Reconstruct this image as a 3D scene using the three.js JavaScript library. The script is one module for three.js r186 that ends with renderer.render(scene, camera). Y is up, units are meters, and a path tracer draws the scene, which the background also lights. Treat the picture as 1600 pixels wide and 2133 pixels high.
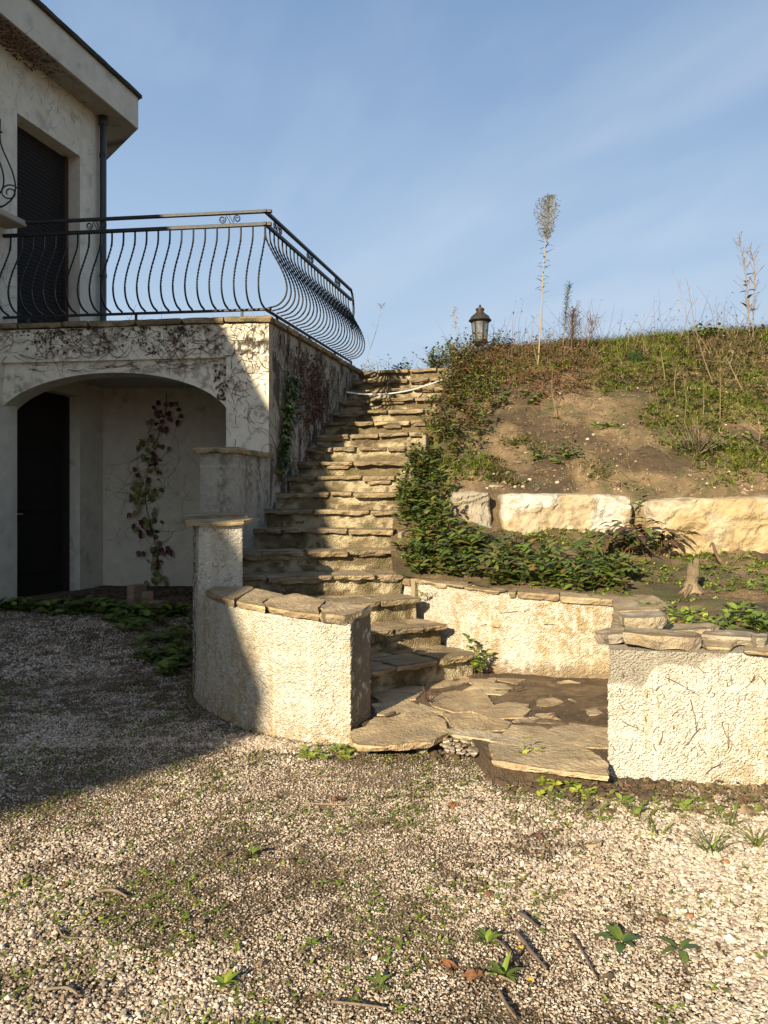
import * as THREE from 'three';
import { mergeGeometries, toCreasedNormals } from 'three/addons/utils/BufferGeometryUtils.js';

// ---------- camera, sky, sun, exposure ----------
const scene = new THREE.Scene();
const EYE = 1.49, FPX = 1602, HOR = 1050;
const camera = new THREE.PerspectiveCamera(67.3, 0.75, 0.05, 900);
camera.position.set(0, EYE, 0);
camera.lookAt(0, EYE, -10);
camera.setViewOffset(1600, 2133, 0, 1066.5 - HOR, 1600, 2133);
const SUN_AZ = 28 * Math.PI / 180, SUN_EL = 22 * Math.PI / 180;   // the light travels away from the camera, to the right
const sunDir = new THREE.Vector3(-Math.sin(SUN_AZ) * Math.cos(SUN_EL), Math.sin(SUN_EL), Math.cos(SUN_AZ) * Math.cos(SUN_EL));
const sun = new THREE.DirectionalLight(new THREE.Color(1, 0.845, 0.60), 5);
sun.position.copy(sunDir).multiplyScalar(40).add(new THREE.Vector3(0, 0, -7));
sun.target.position.set(0, 0, -7);
sun.castShadow = true; sun.shadow.radius = 1; sun.shadow.mapSize.set(4096, 4096);
Object.assign(sun.shadow.camera, { left: -22, right: 22, top: 22, bottom: -22, near: 1, far: 120 });
scene.add(sun, sun.target);
const renderer = new THREE.WebGLRenderer({ antialias: true });
renderer.toneMapping = THREE.LinearToneMapping;
renderer.toneMappingExposure = 1.85;
renderer.shadowMap.enabled = true;
renderer.shadowMap.type = THREE.PCFSoftShadowMap;

// ---------- noise ----------
function rng(seed) { let a = seed >>> 0; return () => { a = (a + 0x6d2b79f5) | 0; let t = Math.imul(a ^ (a >>> 15), 1 | a); t = (t + Math.imul(t ^ (t >>> 7), 61 | t)) ^ t; return ((t ^ (t >>> 14)) >>> 0) / 4294967296; }; }
function h3(x, y, z) { let n = Math.imul(x, 374761393) ^ Math.imul(y, 668265263) ^ Math.imul(z, 1274126177); n = Math.imul(n ^ (n >>> 13), 1274126177); n ^= n >>> 16; return (n >>> 0) / 4294967296; }
function vn(x, y, z) {
  const xi = Math.floor(x), yi = Math.floor(y), zi = Math.floor(z); let u = x - xi, v = y - yi, w = z - zi;
  u = u * u * (3 - 2 * u); v = v * v * (3 - 2 * v); w = w * w * (3 - 2 * w);
  const l = (a, b, t) => a + (b - a) * t;
  return l(l(l(h3(xi, yi, zi), h3(xi + 1, yi, zi), u), l(h3(xi, yi + 1, zi), h3(xi + 1, yi + 1, zi), u), v),
    l(l(h3(xi, yi, zi + 1), h3(xi + 1, yi, zi + 1), u), l(h3(xi, yi + 1, zi + 1), h3(xi + 1, yi + 1, zi + 1), u), v), w);
}
function fbm(x, y, z, o = 4) { let s = 0, a = 0.5, t = 0; for (let i = 0; i < o; i++) { s += a * vn(x, y, z); t += a; a *= 0.5; x = x * 2.03 + 17.1; y = y * 2.03 + 5.3; z = z * 2.03 + 9.7; } return s / t; }
function worley(x, y, z) {
  const xi = Math.floor(x), yi = Math.floor(y), zi = Math.floor(z); let m = 9;
  for (let a = -1; a < 2; a++) for (let b = -1; b < 2; b++) for (let c = -1; c < 2; c++) {
    const X = xi + a, Y = yi + b, Z = zi + c, dx = X + h3(X, Y, Z) - x, dy = Y + h3(X + 71, Y, Z) - y, dz = Z + h3(X, Y + 37, Z) - z, q = dx * dx + dy * dy + dz * dz;
    if (q < m) m = q;
  }
  return Math.sqrt(m);
}
const sst = (a, b, x) => { const t = Math.min(1, Math.max(0, (x - a) / (b - a))); return t * t * (3 - 2 * t); };
const lerp = (a, b, t) => a + (b - a) * t;
const mix3 = (a, b, t) => [lerp(a[0], b[0], t), lerp(a[1], b[1], t), lerp(a[2], b[2], t)];
const mul3 = (a, k) => [a[0] * k, a[1] * k, a[2] * k];

{ // the sky: a computed equirectangular image, blue with thin drifting cirrus
  const w = 1536, h = 768, data = new Float32Array(w * h * 4);
  const stops = [[-90, [.22, .20, .17]], [-1.5, [.36, .36, .34]], [0, [.66, .74, .82]], [5, [.57, .69, .84]], [12, [.50, .655, .84]], [20, [.39, .55, .78]], [27, [.295, .445, .685]], [34, [.23, .37, .60]], [60, [.105, .175, .36]], [90, [.07, .12, .27]]];
  for (const s of stops) s[1] = s[1].map((v) => v * .52);
  for (let j = 0; j < h; j++) {
    const el = (j + 0.5) / h * 180 - 90;
    let k = 0; while (k < stops.length - 2 && el > stops[k + 1][0]) k++;
    const base = mix3(stops[k][1], stops[k + 1][1], Math.min(1, Math.max(0, (el - stops[k][0]) / (stops[k + 1][0] - stops[k][0]))));
    for (let i = 0; i < w; i++) {
      const ph = (i + 0.5) / w * Math.PI * 2 - Math.PI, ce = Math.cos(el * Math.PI / 180), se = Math.sin(el * Math.PI / 180);
      const x = Math.cos(ph) * ce, z = Math.sin(ph) * ce, y = se;      // direction of this pixel
      let c = base;
      if (el > 0) {
        const cs = x * sunDir.x + y * sunDir.y + z * sunDir.z;
        const glow = 0.55 * Math.pow(Math.max(0, cs), 24) + 0.13 * Math.pow(Math.max(0, cs), 4);
        c = [c[0] + glow, c[1] + glow * .93, c[2] + glow * .8];
        const q = 1 / (y + 0.12), X = x * q, Z = z * q;                // a layer of cirrus overhead
        const a = X * .55 + Z * .83, b = X * .83 - Z * .55;
        const wsp = fbm(a * 1.1 + fbm(a * .7, b * 1.5, 3, 3) * 2.2, b * 3.2, 1.7, 6);
        const big = fbm(a * .5 + 7, b * .9, 8, 3);
        const cl = sst(.36, .80, wsp) * (.35 + .65 * sst(.32, .62, big)) * sst(1, 10, el) * .40;
        c = mix3(c, [.38, .43, .495], cl);
      }
      const o = (j * w + i) * 4; data[o] = c[0]; data[o + 1] = c[1]; data[o + 2] = c[2]; data[o + 3] = 1;
    }
  }
  const t = new THREE.DataTexture(data, w, h, THREE.RGBAFormat, THREE.FloatType);
  t.mapping = THREE.EquirectangularReflectionMapping; t.magFilter = t.minFilter = THREE.LinearFilter; t.colorSpace = THREE.LinearSRGBColorSpace; t.needsUpdate = true;
  scene.background = t; scene.environment = t;
}

// ---------- builders ----------
const V = (x, d, h) => new THREE.Vector3(x, h, -d);                    // x to the right, d metres ahead, h metres up
const at = (px, py, d) => V((px - 800) / FPX * d, d, EYE - (py - HOR) / FPX * d);   // a point seen at a place of the photograph, d metres away
const onLevel = (px, py, h) => { const d = (EYE - h) * FPX / (py - HOR); return [(px - 800) / FPX * d, d]; };
const names = new Map();
function numbered(n) { const k = names.get(n) ?? 0; names.set(n, k + 1); return k ? n + '_' + String(k).padStart(3, '0') : n; }
function tag(o, label, category, group, kind) { if (label) o.userData.label = label; if (category) o.userData.category = category; if (group) o.userData.group = group; if (kind) o.userData.kind = kind; return o; }
function thing(name, label, category, pos, group) { const g = new THREE.Group(); g.name = numbered(name); if (pos) g.position.copy(pos); scene.add(g); return tag(g, label, category, group); }

class MB {
  constructor() { this.p = []; this.c = []; this.u = []; this.i = []; }
  get n() { return this.p.length / 3; }
  v(x, y, z, c, u = 0, w = 0) { this.p.push(x, y, z); this.c.push(c[0], c[1], c[2]); this.u.push(u, w); return this.n - 1; }
  t(a, b, c) { this.i.push(a, b, c); }
  grid(nu, nv, fn, { disp, col = [1, 1, 1], us = 1, vs = 1, flip = false } = {}) {   // fn(u, v) -> Vector3, u and v from 0 to 1
    const P = []; for (let j = 0; j <= nv; j++) for (let i = 0; i <= nu; i++) P.push(fn(i / nu, j / nv));
    const at = (i, j) => P[Math.min(nv, Math.max(0, j)) * (nu + 1) + Math.min(nu, Math.max(0, i))];
    const o = this.n, A = new THREE.Vector3(), B = new THREE.Vector3();
    for (let j = 0; j <= nv; j++) for (let i = 0; i <= nu; i++) {
      const q = at(i, j); let x = q.x, y = q.y, z = q.z;
      if (disp) {
        A.subVectors(at(i + 1, j), at(i - 1, j)); B.subVectors(at(i, j + 1), at(i, j - 1)); A.cross(B).normalize(); if (flip) A.negate();
        const k = disp(q, i / nu, j / nv); x += A.x * k; y += A.y * k; z += A.z * k;
      }
      this.v(x, y, z, typeof col === 'function' ? col(q, i / nu, j / nv) : col, i / nu * us, j / nv * vs);
    }
    for (let j = 0; j < nv; j++) for (let i = 0; i < nu; i++) {
      const a = o + j * (nu + 1) + i, b = a + 1, c = a + nu + 1, d = c + 1;
      if (flip) { this.t(a, d, b); this.t(a, c, d); } else { this.t(a, b, d); this.t(a, d, c); }
    }
    return this;
  }
  tube(pts, r, sides = 6, col = [1, 1, 1], { twist = 0, cap = true } = {}) {
    const o = this.n, N = new THREE.Vector3(), B = new THREE.Vector3(), T = new THREE.Vector3();
    T.subVectors(pts[1], pts[0]).normalize(); N.set(0, 1, 0); if (Math.abs(T.y) > .9) N.set(1, 0, 0);
    pts.forEach((p, k) => {
      T.subVectors(pts[Math.min(pts.length - 1, k + 1)], pts[Math.max(0, k - 1)]).normalize();
      N.addScaledVector(T, -N.dot(T)).normalize(); B.crossVectors(T, N);
      const R = typeof r === 'function' ? r(k / (pts.length - 1)) : r;
      for (let s = 0; s < sides; s++) {
        const a = s / sides * Math.PI * 2 + Math.PI / sides + (typeof twist === 'function' ? twist(k / (pts.length - 1)) : twist * k), ca = Math.cos(a) * R, sa = Math.sin(a) * R;
        this.v(p.x + N.x * ca + B.x * sa, p.y + N.y * ca + B.y * sa, p.z + N.z * ca + B.z * sa, typeof col === 'function' ? col(k / (pts.length - 1), p) : col, s / sides, k * .05);
      }
    });
    for (let k = 0; k < pts.length - 1; k++) for (let s = 0; s < sides; s++) { const a = o + k * sides + s, b = o + k * sides + (s + 1) % sides; this.t(a, b, b + sides); this.t(a, b + sides, a + sides); }
    if (cap) for (const [k, f] of [[0, 1], [pts.length - 1, 0]]) for (let s = 1; s < sides - 1; s++) { const a = o + k * sides; f ? this.t(a, a + s + 1, a + s) : this.t(a, a + s, a + s + 1); }
    return this;
  }
  leaf(b, d, up, len, wid, col, { curl = .25, fold = .25, tipcol } = {}) {   // b base, d direction, up the face's normal: a folded, curling blade of eight faces
    const S = new THREE.Vector3().crossVectors(d, up).normalize(), U = new THREE.Vector3().crossVectors(S, d).normalize();
    const q = (t, s, w) => { const y = -curl * len * t * t + (s ? fold * wid * .5 : 0) * 1; return [b.x + d.x * len * t + U.x * y + S.x * s * w, b.y + d.y * len * t + U.y * y + S.y * s * w, b.z + d.z * len * t + U.z * y + S.z * s * w]; };
    const o = this.n, C2 = tipcol || col;
    this.v(...q(0, 0, 0), col);
    this.v(...q(.35, 0, 0), col); this.v(...q(.3, 1, wid * .5), col); this.v(...q(.3, -1, wid * .5), col);
    this.v(...q(.7, 0, 0), C2); this.v(...q(.66, 1, wid * .4), C2); this.v(...q(.66, -1, wid * .4), C2);
    this.v(...q(1, 0, 0), C2);
    for (const f of [[0, 1, 2], [0, 3, 1], [1, 4, 5], [1, 5, 2], [1, 3, 6], [1, 6, 4], [4, 7, 5], [4, 6, 7]]) this.t(o + f[0], o + f[1], o + f[2]);
    return this;
  }
  blade(b, d, len, wid, col, bend = .3, side) {                          // a blade of grass
    const S = side || new THREE.Vector3(d.z, 0, -d.x); if (S.lengthSq() < 1e-6) S.set(1, 0, 0); S.normalize();
    const H = new THREE.Vector3(d.x, 0, d.z); if (H.lengthSq() > 1e-9) H.normalize();
    const o = this.n;
    for (const [t, w] of [[0, 1], [.5, .8]]) for (const s of [1, -1]) this.v(b.x + d.x * len * t + H.x * bend * len * t * t + S.x * s * w * wid * .5, b.y + d.y * len * t - bend * .5 * len * t * t, b.z + d.z * len * t + H.z * bend * len * t * t + S.z * s * w * wid * .5, col);
    this.v(b.x + d.x * len + H.x * bend * len, b.y + d.y * len - bend * .5 * len, b.z + d.z * len + H.z * bend * len, col);
    this.t(o, o + 1, o + 3); this.t(o, o + 3, o + 2); this.t(o + 2, o + 3, o + 4);
    return this;
  }
  box(c, ex, ey, ez, hx, hy, hz, col = [1, 1, 1], bev = .003) {            // centre, three unit axes, half sizes; chamfered
    const g = new THREE.BoxGeometry(2 * hx, 2 * hy, 2 * hz), P = g.attributes.position;
    // chamfer: three slabs joined as a 24-corner hull
    const vs = [], id = {};
    for (const sx of [-1, 1]) for (const sy of [-1, 1]) for (const sz of [-1, 1]) for (let a = 0; a < 3; a++) {
      const q = [sx * (hx - (a === 0 ? 0 : bev)), sy * (hy - (a === 1 ? 0 : bev)), sz * (hz - (a === 2 ? 0 : bev))];
      id[[sx, sy, sz, a]] = vs.length; vs.push(q);
    }
    const tri = [], face = (...k) => { for (let i = 1; i < k.length - 1; i++) tri.push([k[0], k[i], k[i + 1]]); };
    for (let a = 0; a < 3; a++) for (const s of [-1, 1]) {
      const b = (a + 1) % 3, c = (a + 2) % 3, K = (p, q) => { const k = [0, 0, 0]; k[a] = s; k[b] = p; k[c] = q; return id[[...k, a]]; };
      s > 0 ? face(K(-1, -1), K(1, -1), K(1, 1), K(-1, 1)) : face(K(-1, 1), K(1, 1), K(1, -1), K(-1, -1));
      for (const p of [-1, 1]) { const k0 = (ax, q) => { const k = [0, 0, 0]; k[a] = s; k[b] = p; k[c] = q; return id[[...k, ax]]; }; const f = [k0(a, -1), k0(a, 1), k0(b, 1), k0(b, -1)]; face(...f); }
    }
    for (const sx of [-1, 1]) for (const sy of [-1, 1]) for (const sz of [-1, 1]) face(id[[sx, sy, sz, 0]], id[[sx, sy, sz, 1]], id[[sx, sy, sz, 2]]);
    for (const f of tri) {                                               // flat faces, wound outward
      const [A, B, C] = f.map((k) => new THREE.Vector3(...vs[k])), nn = B.clone().sub(A).cross(C.clone().sub(A));
      const o = this.n, ord = nn.dot(A.clone().add(B).add(C)) > 0 ? [A, B, C] : [A, C, B];
      const an = [Math.abs(nn.x), Math.abs(nn.y), Math.abs(nn.z)], mx = an.indexOf(Math.max(...an));
      for (const q of ord) { const w = c.clone().addScaledVector(ex, q.x).addScaledVector(ey, q.y).addScaledVector(ez, q.z); this.v(w.x, w.y, w.z, typeof col === 'function' ? col(w) : col, mx === 0 ? q.z : q.x, mx === 1 ? q.z : q.y); }
      this.t(o, o + 1, o + 2);
    }
    return this;
  }
  geo(smooth = true) {
    const g = new THREE.BufferGeometry();
    g.setAttribute('position', new THREE.Float32BufferAttribute(this.p, 3)); g.setAttribute('color', new THREE.Float32BufferAttribute(this.c, 3)); g.setAttribute('uv', new THREE.Float32BufferAttribute(this.u, 2));
    g.setIndex(this.i); g.computeVertexNormals(); return g;
  }
  build(name, mat, parent, label, kind) {                               // one named mesh; top-level when there is no parent
    const m = new THREE.Mesh(this.geo(), mat); m.name = parent ? name : numbered(name); m.castShadow = m.receiveShadow = true;
    if (label) m.userData.label = label; if (kind) m.userData.kind = kind;
    (parent || scene).add(m);
    if (parent && parent.isGroup) m.position.sub(parent.position);
    return m;
  }
}
const UP = new THREE.Vector3(0, 1, 0);
function meshOf(geo, mat, name, parent) { const m = new THREE.Mesh(geo, mat); m.name = parent ? name : numbered(name); m.castShadow = m.receiveShadow = true; (parent || scene).add(m); if (parent && parent.isGroup) m.position.sub(parent.position); return m; }
function curve(pts, n) { return new THREE.CatmullRomCurve3(pts).getPoints(n); }

// ---------- materials ----------
function grain(size, fn, srgb) { const d = new Uint8Array(size * size * 4); for (let j = 0; j < size; j++) for (let i = 0; i < size; i++) { const v = fn(i / size, j / size), o = (j * size + i) * 4; for (let k = 0; k < 3; k++) d[o + k] = Math.max(0, Math.min(255, (v.length ? v[k] : v) * 255)); d[o + 3] = 255; } const t = new THREE.DataTexture(d, size, size); t.wrapS = t.wrapT = THREE.RepeatWrapping; t.magFilter = THREE.LinearFilter; t.minFilter = THREE.LinearMipmapLinearFilter; if (srgb) t.colorSpace = THREE.SRGBColorSpace; t.needsUpdate = true; return t; }
const tile = (f) => (u, v) => { const a = sst(.8, 1, u), b = sst(.8, 1, v); return lerp(lerp(f(u, v), f(u - 1, v), a), lerp(f(u, v - 1), f(u - 1, v - 1), a), b); };
const grit = grain(512, tile((u, v) => fbm(u * 40, v * 40, 1, 5) * .7 + .3 * vn(u * 150, v * 150, 4)));
const tint = grain(512, tile((u, v) => .80 + .22 * (fbm(u * 14, v * 14, 2, 6) - .1)));
const ripple = grain(512, tile((u, v) => fbm(u * 5 + fbm(u * 6, v * 9, 4, 3) * 2, v * 34, 6, 5)));
const slate = grain(512, tile((u, v) => { const f = fbm(u * 6 + fbm(u * 9, v * 9, 4, 3) * 1.2, v * 9, 6, 5), s = f * 9, k = Math.floor(s); return .45 * (k + sst(.0, .35, s - k)) / 9 + .4 * f + .25 * (fbm(u * 60, v * 60, 3, 3) - .5); }));
const cast = grain(512, tile((u, v) => { const w = worley(u * 24 + .6 * vn(u * 40, v * 40, 1), v * 24, 3.3), w2 = worley(u * 55, v * 55, 7.7); return Math.max(0, 1 - w * 1.25) * .7 + .3 * Math.max(0, 1 - w2 * 1.2); }));
const rep = (t, a, b) => { const c = t.clone(); c.repeat.set(a, b); c.needsUpdate = true; return c; };
const std = (o) => new THREE.MeshStandardMaterial({ vertexColors: true, roughness: .9, ...o });
const M = {
  render: std({ map: rep(tint, 1.4, 1.4), bumpMap: rep(cast, 3.7, 3.7), bumpScale: .022, roughness: .93 }),
  plaster: std({ map: rep(tint, .7, .7), bumpMap: rep(grit, 1.2, 1.2), bumpScale: .004, roughness: .9 }),
  stone: std({ map: rep(tint, 3, 3), bumpMap: rep(grit, 1.3, 1.3), bumpScale: .016, roughness: .92 }),
  rock: std({ map: rep(tint, 2, 2), bumpMap: rep(slate, 1.1, 1.1), bumpScale: .035, roughness: .9 }),
  soil: std({ map: rep(tint, 2.3, 2.3), bumpMap: rep(grit, 3, 3), bumpScale: .03, roughness: 1 }),
  iron: std({ roughness: .5, metalness: .1, bumpMap: rep(grit, 6, 6), bumpScale: .0015 }),
  wood: std({ roughness: .92, bumpMap: rep(ripple, 3, 1), bumpScale: .002 }),
  leaf: std({ roughness: .5, side: THREE.DoubleSide }),
  dry: std({ roughness: .95, side: THREE.DoubleSide }),
  plastic: std({ roughness: .4 }),
  glass: new THREE.MeshPhysicalMaterial({ color: new THREE.Color(.62, .62, .60), roughness: .3, transmission: .85, thickness: 0, ior: 1.45 }),
  pebble: new THREE.MeshStandardMaterial({ roughness: .9 }),
};
Object.entries(M).forEach(([k, m]) => { m.name = k; });

// a flat, rough-edged stone on a plan outline [[x, d], ...]; top is a number or a function (x, d) -> height
function slab(poly, top, thick, seed, tone, { jit = .012, rough = .006, moss = .25, step = .025, bev = .6, sm = 1 } = {}) {
  const r = rng(seed), topf = typeof top === 'function' ? top : () => top, pts = [];
  for (let i = 0; i < poly.length; i++) {
    const a = poly[i], b = poly[(i + 1) % poly.length], L = Math.hypot(b[0] - a[0], b[1] - a[1]), n = Math.max(1, Math.round(L / step));
    for (let k = 0; k < n; k++) pts.push([lerp(a[0], b[0], k / n), lerp(a[1], b[1], k / n)]);
  }
  for (let s = 0; s < sm; s++) { const q = pts.map((p) => [...p]); for (let i = 0; i < q.length; i++) { const a = q[(i + q.length - 1) % q.length], c = q[(i + 1) % q.length]; pts[i][0] = q[i][0] * .6 + (a[0] + c[0]) * .2; pts[i][1] = q[i][1] * .6 + (a[1] + c[1]) * .2; } }
  let cx = 0, cd = 0; for (const p of pts) { cx += p[0]; cd += p[1]; } cx /= pts.length; cd /= pts.length;
  const S = seed * 3.7, m = new MB(), n = pts.length;
  const rings = [[.026 * bev, -1], [.010 * bev, -.74], [-.002, -.45], [.002 * bev, -.16], [.010 * bev, -.01], [.04, 0]];
  const pt = (x, d) => {
    const f = fbm(x * 9 + S, d * 9, S, 3), g = fbm(x * 3 + S, d * 3, 4 + S, 3);
    let c = mul3(mix3(tone, [.52, .40, .22], sst(.45, .7, g) * .6), .55 + .85 * f); c = mix3(c, mul3(tone, .55), sst(.52, .62, fbm(x * 5 + S, d * 5, 60, 4)) * .45);
    c = mix3(c, [.13, .125, .05], sst(.54, .66, fbm(x * 8, d * 8, 40 + S, 4)) * moss); c = mix3(c, [.20, .14, .08], sst(.50, .60, fbm(x * 11, d * 11, 90 + S, 4)) * .45);
    return mix3(c, [.40, .38, .33], sst(.64, .72, fbm(x * 16, d * 16, 80 + S, 3)) * .35);
  };
  rings.forEach(([ins, yy], k) => pts.forEach((p, i) => {
    const dx = cx - p[0], dd = cd - p[1], L = Math.hypot(dx, dd) || 1, ang = Math.atan2(dd, dx);
    const j = (fbm(Math.cos(ang) * 2.4 + S, Math.sin(ang) * 2.4, k * .35 + S, 4) - .5) * 1.6 * jit + (fbm(p[0] * 14 + S, p[1] * 14, k * .5, 3) - .5) * 2.4 * jit + (fbm(p[0] * 42 + S, p[1] * 42, k * 1.7, 2) - .5) * jit * 1.3;
    const e = Math.min(L * .6, ins + j), x = p[0] + dx / L * e, d = p[1] + dd / L * e;
    const y = topf(x, d) + yy * thick * (.8 + .4 * vn(p[0] * 9 + S, p[1] * 9, 2)) + (k > 3 ? (fbm(x * 12 + S, d * 12, 9, 4) - .5) * 2 * rough : 0);
    m.v(x, y, -d, pt(x, d + (k < 4 ? y * 2 : 0)), k < 4 ? i * step : x + S, k < 4 ? y : d);
  }));
  for (const f of [.55, .15]) pts.forEach((p) => { const x = lerp(cx, p[0], f), d = lerp(cd, p[1], f); m.v(x, topf(x, d) + (fbm(x * 12 + S, d * 12, 9, 4) - .5) * 2 * rough, -d, pt(x, d), x + S, d); });
  const R = rings.length + 2, ccw = poly.reduce((s, p, i) => { const q = poly[(i + 1) % poly.length]; return s + p[0] * q[1] - q[0] * p[1]; }, 0) > 0;
  for (let k = 0; k < R - 1; k++) for (let i = 0; i < n; i++) { const a = k * n + i, b = k * n + (i + 1) % n; if (ccw) { m.t(a, b, b + n); m.t(a, b + n, a + n); } else { m.t(a, b + n, b); m.t(a, a + n, b + n); } }
  const c = m.v(cx, topf(cx, cd) + (fbm(cx * 12 + S, cd * 12, 9, 4) - .5) * 2 * rough, -cd, pt(cx, cd), cx + S, cd), o = (R - 1) * n, cb = m.v(cx, topf(cx, cd) - thick, -cd, tone, cx, cd);
  for (let i = 0; i < n; i++) { const a = o + i, b = o + (i + 1) % n; if (ccw) { m.t(a, b, c); m.t((i + 1) % n, i, cb); } else { m.t(a, c, b); m.t(i, (i + 1) % n, cb); } }
  return toCreasedNormals(m.geo(), .42);
}
const STONE = [[.40, .295, .165], [.44, .335, .195], [.36, .265, .155], [.46, .36, .22], [.37, .285, .185]];

// an upright wall on a closed plan outline [[x, d, spacing], ...] (counter-clockwise seen from above), rough surface
function rise(mb, outline, y0, y1, { res = .012, disp, col, corner = .02 } = {}) {
  const pts = [];
  for (let i = 0; i < outline.length; i++) { const a = outline[i], b = outline[(i + 1) % outline.length], L = Math.hypot(b[0] - a[0], b[1] - a[1]), n = Math.max(1, Math.round(L / (a[2] || res))); for (let k = 0; k < n; k++) pts.push([lerp(a[0], b[0], k / n), lerp(a[1], b[1], k / n)]); }
  const n = pts.length, nrm = pts.map((p, i) => { const a = pts[(i + n - 1) % n], b = pts[(i + 1) % n]; const t = [b[0] - a[0], b[1] - a[1]], L = Math.hypot(...t) || 1; return [t[1] / L, -t[0] / L]; });
  let hi = 0; for (const p of pts) hi = Math.max(hi, (typeof y1 === 'function' ? y1(...p) : y1) - (typeof y0 === 'function' ? y0(...p) : y0));
  const rows = Math.max(1, Math.round(hi / res)), o = mb.n;
  let run = 0;
  for (let i = 0; i <= n; i++) {
    const p = pts[i % n], q = nrm[i % n], a = typeof y0 === 'function' ? y0(...p) : y0, b = typeof y1 === 'function' ? y1(...p) : y1;
    if (i) run += Math.hypot(p[0] - pts[i - 1][0], p[1] - pts[i - 1][1]);
    for (let j = 0; j <= rows; j++) {
      const y = lerp(a, b, j / rows), P = new THREE.Vector3(p[0], y, -p[1]), k = disp ? disp(P) : 0;
      mb.v(p[0] + q[0] * k, y, -(p[1] + q[1] * k), col ? col(P, q) : [1, 1, 1], run, y);
    }
  }
  const w = rows + 1;
  for (let i = 0; i < n; i++) for (let j = 0; j < rows; j++) { const a = o + i * w + j, b = a + w; mb.t(a, b, b + 1); mb.t(a, b + 1, a + 1); }
  const tris = THREE.ShapeUtils.triangulateShape(pts.map((p) => new THREE.Vector2(p[0], p[1])), []), c0 = mb.n;
  pts.forEach((p) => { const y = (typeof y1 === 'function' ? y1(...p) : y1); mb.v(p[0], y, -p[1], col ? col(new THREE.Vector3(p[0], y, -p[1]), [0, 0]) : [1, 1, 1], p[0], p[1]); });
  for (const t of tris) { const s = (pts[t[1]][0] - pts[t[0]][0]) * (pts[t[2]][1] - pts[t[0]][1]) - (pts[t[2]][0] - pts[t[0]][0]) * (pts[t[1]][1] - pts[t[0]][1]); s > 0 ? mb.t(c0 + t[0], c0 + t[1], c0 + t[2]) : mb.t(c0 + t[0], c0 + t[2], c0 + t[1]); }
  return mb;
}
const roughcast = (a = .006, s = .016) => (p) => a * (1.0 - 1.6 * worley(p.x / s, p.y / s, p.z / s)) + a * .5 * (fbm(p.x * 9, p.y * 9, p.z * 9, 3) - .5);
// ---------- the lie of the land ----------
const YAW = 14.5 * Math.PI / 180, AX = [Math.sin(YAW), Math.cos(YAW)], PX = [Math.cos(YAW), -Math.sin(YAW)];   // along the stairs, and across them to the right
const groundH = (x, d) => .34 * sst(6.0, 8.9, d) * sst(-.9, -1.6, x);
const table = (t, x) => { let k = 0; while (k < t.length - 2 && x > t[k + 1][0]) k++; return lerp(t[k][1], t[k + 1][1], Math.min(1, Math.max(0, (x - t[k][0]) / (t[k + 1][0] - t[k][0])))); };
const crestH = (x) => table([[-20, 3.5], [.5, 3.5], [.95, 3.62], [1.3, 3.85], [1.7, 3.98], [2.6, 4.05], [3.6, 4.12], [4.6, 4.28], [6, 4.42], [9, 4.6], [14, 4.8]], x);
function hillH(x, d) {
  const up = 1.62 + .635 * (d - 8.4) + (fbm(x * 1.3, d * 1.3, 3, 4) - .5) * .28, c = crestH(x) + (d - 12) * .012 + (fbm(x * 1.6, d * 1.6, 9, 3) - .5) * .16;
  const k = .35, hh = Math.max(0, Math.min(1, .5 + .5 * (c - up) / k)), slope = lerp(c, up, hh) - k * hh * (1 - hh);
  const bed = lerp(table([[4.2, .67], [6.3, .735], [6.8, .84], [7.4, 1.02], [8.0, 1.22], [8.2, 1.26]], d), table([[4.2, .67], [6.3, .735], [6.8, .83], [7.6, .99], [8.1, 1.06]], d), sst(2.2, 2.9, x)) + (fbm(x * 2.5, d * 2.5, 5, 4) - .5) * .10;
  const left = .80 + (d - 6.9) * .55 + (fbm(x * 3, d * 3, 15, 3) - .5) * .08;
  const edge = 8.05, t = sst(edge - .12, edge + .3, d), right = lerp(bed, slope, t), lf = lerp(left, slope, sst(8.0, 8.8, d));
  const near = lerp(lf, right, sst(.55, 1.15, x + (d < 7 ? .25 : 0)));
  return near + (fbm(x * 9, d * 9, 2, 3) - .5) * .06 + (fbm(x * 26, d * 26, 6, 3) - .5) * .035 + Math.max(0, fbm(x * 4, d * 4, 12, 3) - .55) * .16;
}

{ // gravel yard: one sheet to the horizon, fine where the camera looks
  const axis = (a, b, s) => { const r = []; for (let v = a; v <= b + 1e-6; v += s) r.push(v); let st = s; for (let v = b; v < 420;) { st *= 1.5; v += st; r.push(v); } st = s; for (let v = a; v > -420;) { st *= 1.5; v -= st; r.unshift(v); } return r; };
  const xs = axis(-5.2, 4, .035), ds = axis(1.6, 9.4, .035), m = new MB();
  for (const d of ds) for (const x of xs) {
    const y = groundH(x, d) + (fbm(x * 2, d * 2, 1, 3) - .5) * .03 + (fbm(x * 22, d * 22, 3, 2) - .5) * .012 - .004;
    const a = fbm(x * 2.2, d * 2.2, 20, 4), b = fbm(x * 30, d * 30, 21, 3), g = sst(.5, .62, fbm(x * 3.4, d * 3.4, 60, 4)) * sst(.45, .6, fbm(x * 20, d * 20, 22, 2));
    let c = mix3([.27, .195, .115], [.17, .115, .062], sst(.4, .62, a)); c = mul3(c, .7 + .6 * b); c = mix3(c, [.10, .11, .035], g * .6);
    m.v(x, y, -d, c, x, d);
  }
  const w = xs.length;
  for (let j = 0; j < ds.length - 1; j++) for (let i = 0; i < w - 1; i++) { const a = j * w + i; m.t(a, a + 1, a + w + 1); m.t(a, a + w + 1, a + w); }
  m.build('gravel_yard', M.soil, null, null, 'structure');
}

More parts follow.
